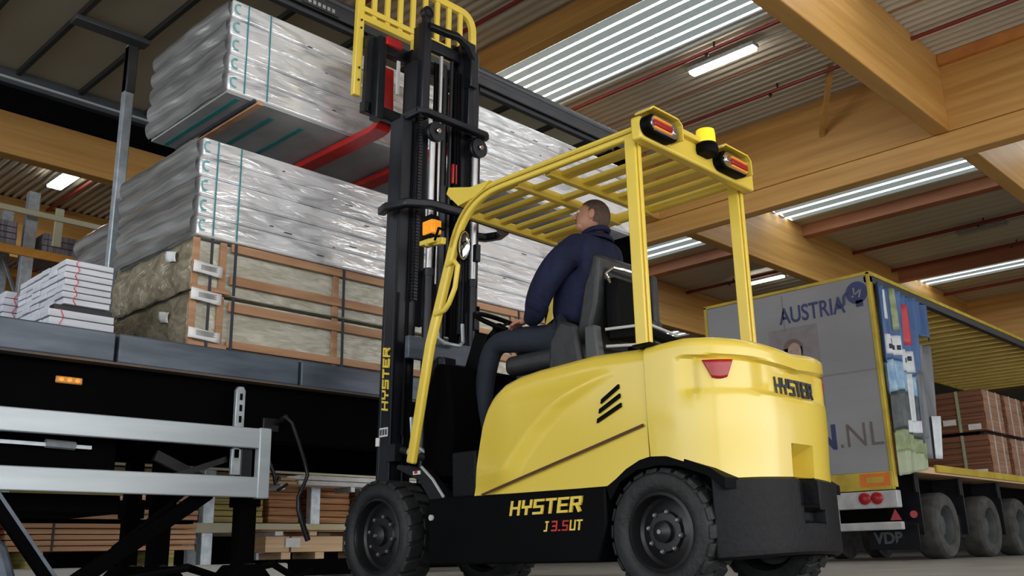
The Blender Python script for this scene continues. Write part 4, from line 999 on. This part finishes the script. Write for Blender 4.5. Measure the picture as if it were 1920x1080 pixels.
# ------------------------------------------------------------------ far lorry
RX, LY, RY = 13.5, 5.60, 8.48           # rear face plane and its two sides
K = thing('curtain_side_lorry', (16, 7, 0), 'parked lorry on the right with grey rear doors and a pulled-back blue curtain', 'lorry')
def kp(name, mb, m, bevel=.01, parent=K, **k): return mb.build(name, m, parent, bevel, **k)
XF = 27
m = MB(); m.box(RX, RX+.06, LY+.05, RY-.05, 1.22, 4.10); kp('rear_door', m, PANEL)
m = MB(); m.box(RX-.012, RX, LY, LY+.055, 1.0, 4.14); m.box(RX-.012, RX, RY-.055, RY, 1.0, 4.14); m.box(RX-.012, RX, LY, RY, 4.10, 4.15); m.box(RX, RX+.1, LY, LY+.05, 1.0, 4.14); m.box(RX, RX+.1, RY-.05, RY, 1, 4.14); kp('door_frame', m, TYEL, .008)
m = MB(); m.box(RX-.02, RX+.05, LY+.02, RY, .97, 1.22); q = kp('tail_board', m, TYEL)
m = MB(); m.box(RX-.024, RX-.02, LY+.06, LY+.50, 1.02, 1.20); m.build('orange_reflector', ORP, q)
m = MB(); m.box(RX-.028, RX-.0245, LY+.15, LY+.40, 1.07, 1.15); m.build('yellow_field', TYEL, q)
m = MB()
for y in (LY+.95, LY+1.02): m.box(RX-.006, RX-.001, y-.012, y+.012, 1.25, 2.9)
for y in (LY+1.44,): m.box(RX-.006, RX-.001, y-.010, y+.010, 1.25, 4.05)
m.box(RX-.006, RX-.001, LY+.06, LY+1.4, 2.68, 2.70); kp('door_bar', m, PORB, 0)
m = MB(); m.box(RX-.03, RX-.002, LY+1.17, LY+1.19, 1.9, 2.35); m.box(RX-.03, RX-.002, LY+1.08, LY+1.10, 1.9, 2.35); m.box(RX-.03, RX-.002, LY+1.08, LY+1.19, 2.33, 2.35); kp('door_handle', m, PORH, 0)
def door_M(y_left, z):   # text plane: reads right along -Y
    return Matrix(((0, 0, -1, RX-.004), (-1, 0, 0, y_left), (0, 1, 0, z), (0, 0, 0, 1)))
font_text('AUSTRIA', .36, door_M(7.11, 3.60), NAVYT, K, 'door_lettering', .006, .76)
font_text('N', .50, door_M(6.72, 1.60), NAVYT, K, 'door_lettering', .016, .9)
font_text('.NL', .50, door_M(6.36, 1.60), PORH, K, 'door_lettering', -.004, .92)
# small round emblem made of plain shapes
m = MB(); m.lathe([(.17, 0), (.17, -.004)], (RX-.002, 5.82, 3.86), 'X', 28); m.box(RX-.006, RX-.002, 5.74, 5.85, 3.64, 3.74); q = kp('door_emblem', m, NAVYT, 0)
m = MB()
for a, b in (((5.90, 3.80), (5.75, 3.90)), ((5.75, 3.90), (5.79, 3.78)), ((5.86, 3.94), (5.86, 3.82))): m.bar((RX-.010, a[0], a[1]), (RX-.010, b[0], b[1]), .022, .004, (1, 0, 0))
m.build('emblem_line', PANEL, q)
m = MB(); m.tube([(RX-.006, 6.13, 3.74), (RX-.006, 6.08, 3.68), (RX-.006, 6.03, 3.72), (RX-.006, 6.02, 3.84), (RX-.006, 5.97, 3.88)], .020, 6); kp('emblem_tail', m, NAVYT, 0)
m = MB(); m.box(RX-.004, RX-.001, 6.50, 7.33, 2.0, 3.52); q = kp('portrait_print', m, PORB, 0)
m = MB(); m.lathe([(.17, 0), (.17, -.002)], (RX-.005, 6.93, 3.17), 'X', 28); m.prism([(6.78, 3.20), (7.08, 3.20), (7.10, 2.99), (6.76, 2.99)], RX-.007, RX-.005, 'X'); m.build('portrait_hair', PORH, q)
m = MB()
g = bmesh.ops.create_circle(m.bm, cap_ends=True, segments=28, radius=1, matrix=Matrix.Translation((RX-.008, 6.91, 3.12)) @ Matrix.Diagonal((1, .115, .155, 1)) @ Matrix.Rotation(PI/2, 4, 'Y')); m.box(RX-.009, RX-.007, 6.86, 6.97, 2.85, 3.05); m.build('portrait_face', PORT, q)
m = MB(); m.prism([(6.62, 2.2), (7.24, 2.2), (7.2, 2.77), (7.05, 2.89), (6.80, 2.89), (6.64, 2.77)], RX-.011, RX-.009, 'X'); m.build('portrait_shirt', PORD, q)
m = MB(); m.tube([(RX-.011, 6.95, 3.05), (RX-.011, 6.91, 3.035), (RX-.011, 6.87, 3.05)], .007, 6); m.box(RX-.011, RX-.009, 6.945, 6.97, 3.14, 3.15); m.box(RX-.011, RX-.009, 6.85, 6.875, 3.14, 3.15); m.build('portrait_features', PORH, q)
# bumper and underrun bar
m = MB(); m.box(RX-.01, RX+.15, LY+.0, RY, .72, .96); q = kp('rear_bumper', m, WHB, .015)
for y in (LY+.28, LY+.46):
    m = MB(); m.lathe([(.085, -.0), (.085, -.02), (.07, -.03), (.01, -.032)], (RX-.012, y, .86), 'X', 24); m.build('round_tail_lamp', REDL, q)
m = MB(); m.box(RX+.0, RX+.1, LY-.02, RY-.1, .42, .53); m.box(RX+.02, RX+.08, LY+.9, LY+1.05, .5, .75); kp('underrun_bar', m, WHB, .015)
m = MB(); m.box(RX+.35, RX+.38, LY-.1, LY+.65, .15, .5); q = kp('mudflap', m, BUMP)
font_text('VDB', .22, Matrix(((0, 0, -1, RX+.345), (-1, 0, 0, LY+.55), (0, 1, 0, .24), (0, 0, 0, 1))), SEATG, K, 'mudflap_lettering', .008)
m = MB(); m.prism([(LY+.02, .55), (LY+.18, .55), (LY+.10, .70)], RX+.10, RX+.12, 'X'); kp('reflector_triangle', m, REDL, 0)
m = MB(); m.lathe([(.05, 0), (.05, -.02)], (RX+.11, LY-.16, .62), 'X', 20); kp('side_reflector', m, REDL, 0)
m = MB(); m.box(RX+.3, XF, LY+.5, RY-.5, .85, 1.2); m.box(RX+.1, RX+.6, LY+.2, RY-.2, .55, 1.0); kp('chassis', m, TBLK)
m = MB(); m.box(RX+.02, XF, LY+.02, RY-.02, 1.24, 1.34); kp('load_deck', m, PINEP)
m = MB(); m.box(15.05, XF, LY-.02, LY+.03, 1.27, 1.38); kp('deck_edge', m, TYEL, .008)
# side rail, roof of yellow slats
m = MB(); m.box(RX, XF, LY, LY+.10, 3.98, 4.09); kp('roof_rail', m, TRAIL, .01)
m = MB(); m.box(RX, XF, LY-.01, LY+.05, 4.092, 4.15); kp('roof_rail_cap', m, TYEL, .006)
m = MB(); m.box(RX, XF, RY-.05, RY, 3.98, 4.15); kp('roof_rail', m, TYEL, .01)
m = MB(); m.box(RX+.1, XF, LY+.1, RY-.05, 4.10, 4.12); kp('roof_sheet', m, TYD, 0)
x = RX+.25
while x < XF-1:
    m = MB(); m.box(x, x+.05, LY+.10, RY-.05, 3.985, 4.098); kp('roof_slat', m, TYR, .012); x += .46
m = MB(); m.box(16.9, 16.98, 8.38, 8.44, 1.34, 4.0); m.box(17.9, 17.98, 8.38, 8.44, 1.34, 4.0); kp('side_post', m, BLK, 0)
# wheels of the lorry
def lorry_wheel(x, y0, sgn=1):
    r = .49; m = MB(); m.lathe([(.27, .05), (.30, 0), (.45, 0), (r-.01, .04), (r, .07), (r, .30), (r-.02, .36), (.3, .38), (.27, .30)], (x, y0, r), 'Y', 48, closed=True)
    # negate axis direction as needed
    q = m.build('tyre', RUB2, K)
    m = MB(); m.lathe([(.275, .03), (.265, .05), (.255, .16), (.17, .17), (.15, .10), (.10, .08), (.01, .08), (.01, .2), (.275, .2)], (x, y0, r), 'Y', 40, closed=True); q2 = m.build('rim', SEATG, q)
    for k in range(10):
        a = 2*PI*k/10; m = MB(); m.lathe([(.014, 0), (.014, -.04)], (x+.21*math.cos(a), y0+.165, r+.21*math.sin(a)), 'Y', 6, smooth=False); m.build('wheel_nut', HUBM, q2)
for x in (15.30, 17.2, 18.75):
    lorry_wheel(x, LY+.02); 
    m = MB(); m.lathe([(.3, 0), (.49, .04), (.49, .30), (.3, .36)], (x, RY-.4, .49), 'Y', 32); m.build('tyre', RUB2, K)
for x0 in (14.35, 16.1, 17.85):
    m = MB(); m.box(x0, x0+.03, LY+.02, LY+.5, .35, 1.22); m.box(x0-.1, x0, LY+.02, LY+.06, .95, 1.22); kp('mudguard_stay', m, BLKM, .005)
m = MB(); m.box(16.0, 16.3, LY+.12, LY+.5, .30, .66); m.box(17.7, 18.0, LY+.12, LY+.5, .30, .66); kp('mudguard', m, BLKM, .02)
# gathered printed curtain: folds as one hanging sheet split in printed zones
def fold(u, z):     # position of the cloth; u 0..1 along the side
    x = RX+.06+u*1.95*(1-.30*(4.0-z)/2.8)
    y = LY-.05-.035*math.sin(u*46+.6*z)-.03*math.sin(u*17-z)
    return Vector((x, y, z))
def zone(name, u0, u1, z0f, z1f, mm, nu=24, nv=12, lift=0.):
    m = MB()
    def fn(a, b):
        u = u0+(u1-u0)*a; z0 = z0f(u); z1 = z1f(u); p = fold(u, z0+(z1-z0)*b); p.y -= lift; return p
    m.grid(fn, nu, nv); return m.build(name, mm, K, solid=.012)
C_ = lambda c: (lambda u: c)
bot = lambda u: 1.15+.18*u
zone('curtain', 0, 1.0, lambda u: 2.75+.1*math.sin(9*u)+.55*smooth(u, .68, .76), lambda u: 3.98-.05*u, CBL, 70, 16)
zone('curtain_sky_print', 0, .62, lambda u: 2.30+.12*math.sin(5*u), lambda u: 2.75+.1*math.sin(9*u), CLB, 50, 8)
zone('curtain_dark_print', 0, .76, lambda u: 1.75+.08*math.sin(7*u), lambda u: 2.30+.12*math.sin(5*u), CDK, 50, 8)
zone('curtain_meadow_print', 0, .80, lambda u: 1.48+.05*math.sin(5*u), lambda u: 1.75+.08*math.sin(7*u), CGR, 70, 8)
zone('curtain_grass_print', 0, .80, bot, lambda u: 1.48+.05*math.sin(5*u), CPG, 70, 8)
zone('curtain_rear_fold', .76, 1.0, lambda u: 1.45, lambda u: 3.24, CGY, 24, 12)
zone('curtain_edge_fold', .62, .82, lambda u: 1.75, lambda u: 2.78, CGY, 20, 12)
zone('curtain_pale_fold', .88, 1.02, lambda u: 1.45, lambda u: 2.1, CWH, 12, 8, .06)
for nm, u0, u1, z0, z1, mm in (('curtain_print', .10, .16, 3.45, 3.9, CWH), ('curtain_print', .22, .28, 3.3, 3.95, CGR), ('curtain_print', .30, .34, 3.25, 3.8, CWH), ('curtain_print', .42, .55, 3.15, 3.8, CRD),
                               ('curtain_print', .08, .30, 2.92, 3.22, CWH), ('curtain_print', .36, .56, 2.72, 3.05, CWH), ('curtain_print', .46, .52, 1.9, 2.7, CWH), ('curtain_print', .56, .60, 1.8, 2.6, CBL), ('curtain_print', .30, .60, 1.80, 1.98, CWH)):
    zone(nm, u0, u1, C_(z0), C_(z1), mm, 8, 6, .012)
for u0, z0 in ((.11, 3.0), (.15, 3.0), (.19, 3.0), (.23, 3.0), (.17, 3.1), (.40, 2.85), (.46, 2.80), (.50, 2.9)):
    zone('curtain_letter', u0, u0+.025, C_(z0), C_(z0+.07), INK, 3, 2, .022)

# wood packs on the lorry
def wood_pack(x0, x1, y0, y1, z0, z1, label):
    r = thing('timber_pack', ((x0+x1)/2, (y0+y1)/2, z0), label, 'timber pack', None)
    m = MB(); n_ = 7; h = (z1-z0)/n_
    for k in range(n_): m.box(x0+.008*(k % 2), x1, y0+.006*(k % 3), y1, z0+k*h+.002, z0+(k+1)*h-.002)
    m.build('boards', CLAD, r, .004)
    m = MB(); m.box(x0+.02, x1, y0-.008, y0+.0, z0+.01, z1-.01); m.build('light_side', CLADL, r)
    for xa in (x0+(x1-x0)*.28, x0+(x1-x0)*.72):
        m = MB(); m.box(xa, xa+.05, y0-.016, y0-.008, z0, z1); m.build('strap', WHB, r)
    for ya in (y0+(y1-y0)*.35,):
        m = MB(); m.box(x0-.012, x0-.002, ya, ya+.05, z0, z1+.004); m.build('strap', CPG, r)
    return r
pos = 'front middle'.split()
cols = [(18.0, 18.95), (19.15, 20.1), (20.3, 21.25)]
names = ['nearest the lorry tail', 'second from the lorry tail', 'third from the lorry tail']
for (xa, xb), nm in zip(cols, names):
    for z0, z1, lv in ((1.345, 2.08, 'lower'), (2.14, 2.88, 'upper')):
        r = wood_pack(xa, xb, 5.72, 6.9, z0, z1, '%s brown timber pack on the lorry deck, %s' % (lv, nm))
        if xa == 18.0:
            m = MB(); m.box(xa-.016, xa-.012, 5.80, 6.02, z0+.03, z0+.13); m.build('paper_label', WHT, r)
            if lv == 'upper': m = MB(); m.box(xa-.016, xa-.012, 6.22, 6.45, z0+.14, z0+.24); m.build('paper_label', WHT, r)
for i, (xa, xb) in enumerate(cols[:2]):
    wood_pack(xa, xb, 7.05, 8.2, 1.345, 3.0, 'tall brown timber pack in the far row of the lorry, %s' % names[i])
for y, w_ in ((5.8, 'near'), (6.6, 'far')):
    t = MB(); t.box(18.05, 21.2, y, y+.06, 2.081, 2.139)
    tag(origin_at(t.build('packing_batten', BLKM), (19.5, y, 2.081)), w_+' long dark batten between the stacked timber packs on the lorry', 'batten')

# ------------------------------------------------------------------ racking behind the trailer
def rack(x_list, y0, y1, ztop, beams, label, bm=ORB):
    r = thing('storage_rack', (x_list[0], (y0+y1)/2, 0), label, 'rack')
    for x in x_list:
        for y in (y0, y1):
            m = MB(); m.box(x-.07, x+.07, y-.05, y+.05, 0, ztop); m.build('upright', GALV, r, .008)
            m = MB(); m.box(x-.12, x+.12, y-.08, y+.08, 0, .02); m.build('foot_plate', GALV, r)
        for k in range(int(ztop/1.0)):
            m = MB(); m.bar((x, y0, .2+k*1.0), (x, y1, 1.1+k*1.0), .03, .03); m.build('brace', GALV, r)
    for z in beams:
        for y in (y0-.06, y1+.06):
            m = MB(); m.box(x_list[0], x_list[-1], y-.02, y+.02, z, z+.11); m.box(x_list[0], x_list[-1], y-.012, y+.012, z+.02, z+.09); m.build('beam', bm, r, .006)
    return r
rack([1.2, 3.95, 6.4], 12.1, 13.0, 4.72, (2.6, 3.86), 'tall galvanised rack with orange beams at far left behind the white bundles')
def lump(name, x0, x1, y0, y1, z0, z1, mm, label, cat, layers=0, bev=.01, strap=True):
    r = thing(name, ((x0+x1)/2, (y0+y1)/2, z0), label, cat); m = MB()
    if layers:
        h = (z1-z0)/layers
        for k in range(layers): m.box(x0+.02*random.random(), x1-.02*random.random(), y0, y1, z0+k*h+.002, z0+(k+1)*h-.006)
    else: m.box(x0, x1, y0, y1, z0, z1)
    m.build('stack', mm, r, bev if not layers else .004)
    if strap:
        for t in (.22, .74):
            m = MB(); xx = x0+(x1-x0)*t; m.box(xx, xx+.02, y0-.008, y0-.002, z0+.004, z1-.004); m.build('strap', INK, r)
    return r
lump('goods_pallet', 1.3, 3.8, 12.05, 12.9, 3.975, 4.28, MESHM, 'grey purple goods on the left bay of the orange rack beam', 'goods', 4)
lump('goods_pallet', 4.1, 6.3, 12.05, 12.9, 3.975, 4.22, MESHM, 'grey purple goods on the right bay of the orange rack beam', 'goods', 3)
lump('timber_stack', 1.3, 3.8, 12.05, 12.9, 2.72, 3.35, PINE, 'brown timber on the second level of the left rack bay', 'timber', 5)
lump('timber_stack', 4.1, 6.3, 12.05, 12.9, 2.72, 3.3, PINE, 'brown timber on the second level of the right rack bay', 'timber', 5)
t = thing('rack_guard_rail', (3.7, 11.9, 4.35), 'pale horizontal guard rail across the top of the orange rack', 'rail')
m = MB(); m.box(1.1, 6.6, 11.86, 11.90, 4.34, 4.41); m.build('rail', YRB, t, .006)
for x in (4.22, 1.6, 5.6):
    m = MB(); m.box(x-.05, x+.05, 11.90, 11.94, 4.02, 4.52); m.build('rail_post', YRB, t, .006)
# lower racking visible under the trailer
R2 = rack([3.3, 5.50, 6.92, 7.66, 9.6], 10.1, 11.3, 2.4, (.50, 1.19, 1.72), 'low galvanised rack seen beneath the trailer between its legs', YRB)
TPK = mat('brown mixed timber', (.60, .30, .13), .7, col2=(.25, .10, .04), scale=3, stretch=(.4, 1, 12))
def bay(x0, x1, z0, z1, mm, lb, ly=5, cat='timber'): return lump('timber_stack', x0, x1, 10.22, 11.18, z0, z1, mm, lb, cat, ly, strap=False)
bay(3.42, 5.38, .625, .95, OLV, 'yellow-green timber low in the left rack bay behind the aluminium guard')
bay(3.42, 5.38, 1.315, 1.55, ORG, 'reddish timber on the middle beam of the left rack bay', 3)
bay(5.62, 6.30, .625, 1.10, OLV, 'yellow-green timber low in the rack bay right of the landing leg', 7)
bay(6.36, 6.80, .625, 1.08, TPK, 'brown timber low in the rack beside the yellow-green boards', 5)
bay(7.02, 7.56, .625, 1.10, TPK, 'brown timber low in the rack next to the forklift front tyre', 6)
bay(7.76, 9.48, .625, 1.08, TPK, 'brown timber in the rack bay hidden mostly by the front tyre', 5)
bay(5.62, 6.80, 1.315, 1.44, TPK, 'thin brown boards on the middle rack beam behind the crank handle', 2)
bay(7.02, 7.56, 1.315, 1.42, TPK, 'thin brown boards on the middle rack beam near the mast foot', 2)
bay(5.62, 6.80, 1.845, 2.1, ORG, 'reddish timber on the top rack beam behind the crank handle', 3)
bay(7.02, 7.56, 1.845, 2.1, ORG, 'reddish timber on the top rack beam near the mast foot', 3)
lump('timber_pack', 3.10, 4.92, 9.2, 9.9, .31, .565, ORG, 'reddish timber pack lowest of the pair behind the trailer strut', 'timber pack', 5)
lump('timber_pack', 3.10, 4.92, 9.2, 9.9, .60, .70, ORG, 'thin reddish timber pack on top of the low pair behind the strut', 'timber pack', 2)
lump('timber_pack', 1.5, 3.05, 9.2, 9.9, .31, .68, ORG, 'reddish timber pack at the far left under the trailer', 'timber pack', 6)
lump('timber_pack', 4.35, 4.9, 9.2, 9.9, .702, .86, ORG, 'short reddish timber offcuts above the low pair', 'timber pack', 2, strap=False)
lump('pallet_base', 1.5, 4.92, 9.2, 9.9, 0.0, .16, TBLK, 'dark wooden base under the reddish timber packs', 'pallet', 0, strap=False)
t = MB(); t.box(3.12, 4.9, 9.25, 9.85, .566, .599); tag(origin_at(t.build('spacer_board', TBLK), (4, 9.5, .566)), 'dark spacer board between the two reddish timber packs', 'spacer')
for k, x in enumerate((1.6, 2.75, 3.3, 4.55)):
    t = MB(); t.box(x, x+.14, 9.2, 9.9, .161, .309); tag(origin_at(t.build('bearer', OLV), (x, 9.5, .161)), ('bearer block at the left end', 'second bearer block', 'third bearer block with pale face', 'rightmost bearer block')[k]+' beneath the reddish timber', 'bearer')
for k, (xa, xb, mm, w_) in enumerate(((3.2, 3.46, OLV, 'leftmost olive'), (3.5, 3.60, WHT, 'small white'), (3.64, 4.15, OLV, 'long olive'), (4.2, 4.33, PINEP, 'pale'))):
    t = MB(); t.box(xa, xb, 9.3, 9.8, .702, .80); tag(origin_at(t.build('small_box', mm, bevel=.005), (xa, 9.5, .702)), w_+' small box on the reddish timber under the guard rail', 'box')
lump('timber_box', 5.90, 7.30, 9.5, 9.95, .275, .455, PINEP, 'pale timber box pack with white label left of the front tyre', 'timber pack', 1)
lump('timber_board', 5.80, 7.35, 9.46, 10.0, .50, .53, PINEP, 'thin pale boards lying over the pale timber box pack', 'boards', 2, strap=False)
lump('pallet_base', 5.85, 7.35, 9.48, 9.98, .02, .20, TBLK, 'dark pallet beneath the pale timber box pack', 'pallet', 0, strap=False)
for k, x in enumerate((6.0, 6.45, 7.1)):
    t = MB(); t.box(x, x+.10, 9.47, 9.98, .456, .499); tag(origin_at(t.build('spacer_block', WHT if k == 0 else PINEP), (x, 9.7, .456)), ('white', 'middle pale', 'right pale')[k]+' spacer block on the timber box pack', 'spacer')
    t = MB(); t.box(x+.1, x+.22, 9.49, 9.95, .201, .274); tag(origin_at(t.build('bearer', PINEP), (x, 9.7, .201)), ('left', 'middle', 'right')[k]+' pale bearer under the timber box pack', 'bearer')
t = MB(); t.box(6.15, 6.34, 9.485, 9.4915, .33, .43); tag(origin_at(t.build('paper_sheet', WHT), (6.43, 9.54, .33)), 'white paper sheet stuck on the pale timber box pack', 'label')
lump('board_stack', 6.45, 8.6, 9.72, 10.0, 1.04, 1.16, WHT, 'white boards on the rack shelf left of the forklift front tyre', 'boards', 2, strap=False)
lump('board_stack', 5.95, 6.42, 9.72, 10.0, 1.04, 1.12, PINEP, 'pale brown boards on the rack shelf behind the crank handle', 'boards', 2, strap=False)
for k, x in enumerate((6.2, 7.2, 8.3)):
    t = MB(); t.box(x, x+.06, 9.72, 10.06, .98, 1.039); t.build('shelf_bracket', GALV, R2)
t = MB(); t.box(-6, 14, 14.2, 14.3, .0, 2.6); 
tag(origin_at(t.build('storage_screen', TBLK), (4, 14.25, 0)), 'dark screen closing off the racks behind the trailer', 'screen')

# ------------------------------------------------------------------ groups of alike things
GROUPS = {'sprinkler_pipe': 'sprinkler pipes under the roof', 'strip_light': 'strip lamps under the roof', 'board_pack': 'film wrapped board packs on the trailer', 'slatted_crate': 'slatted crates on the trailer',
          'white_board_bundle': 'white board bundles on the trailer deck', 'timber_pack': 'timber packs', 'timber_stack': 'timber stacks on the racks', 'bearer': 'bearer blocks under the packs', 'spacer_block': 'spacer blocks',
          'small_box': 'small boxes on the reddish timber', 'packing_batten': 'packing battens', 'shelf_bracket': 'shelf brackets of the low rack', 'goods_pallet': 'goods on the orange rack beams', 'pallet_base': 'dark pallets under the packs',
          'board_stack': 'board stacks on the rack shelf', 'storage_rack': 'storage racks'}
for o in list(S.objects):
    if o.parent is None and 'label' in o:
        g = GROUPS.get(o.name.split('.')[0])
        if g: o['group'] = g
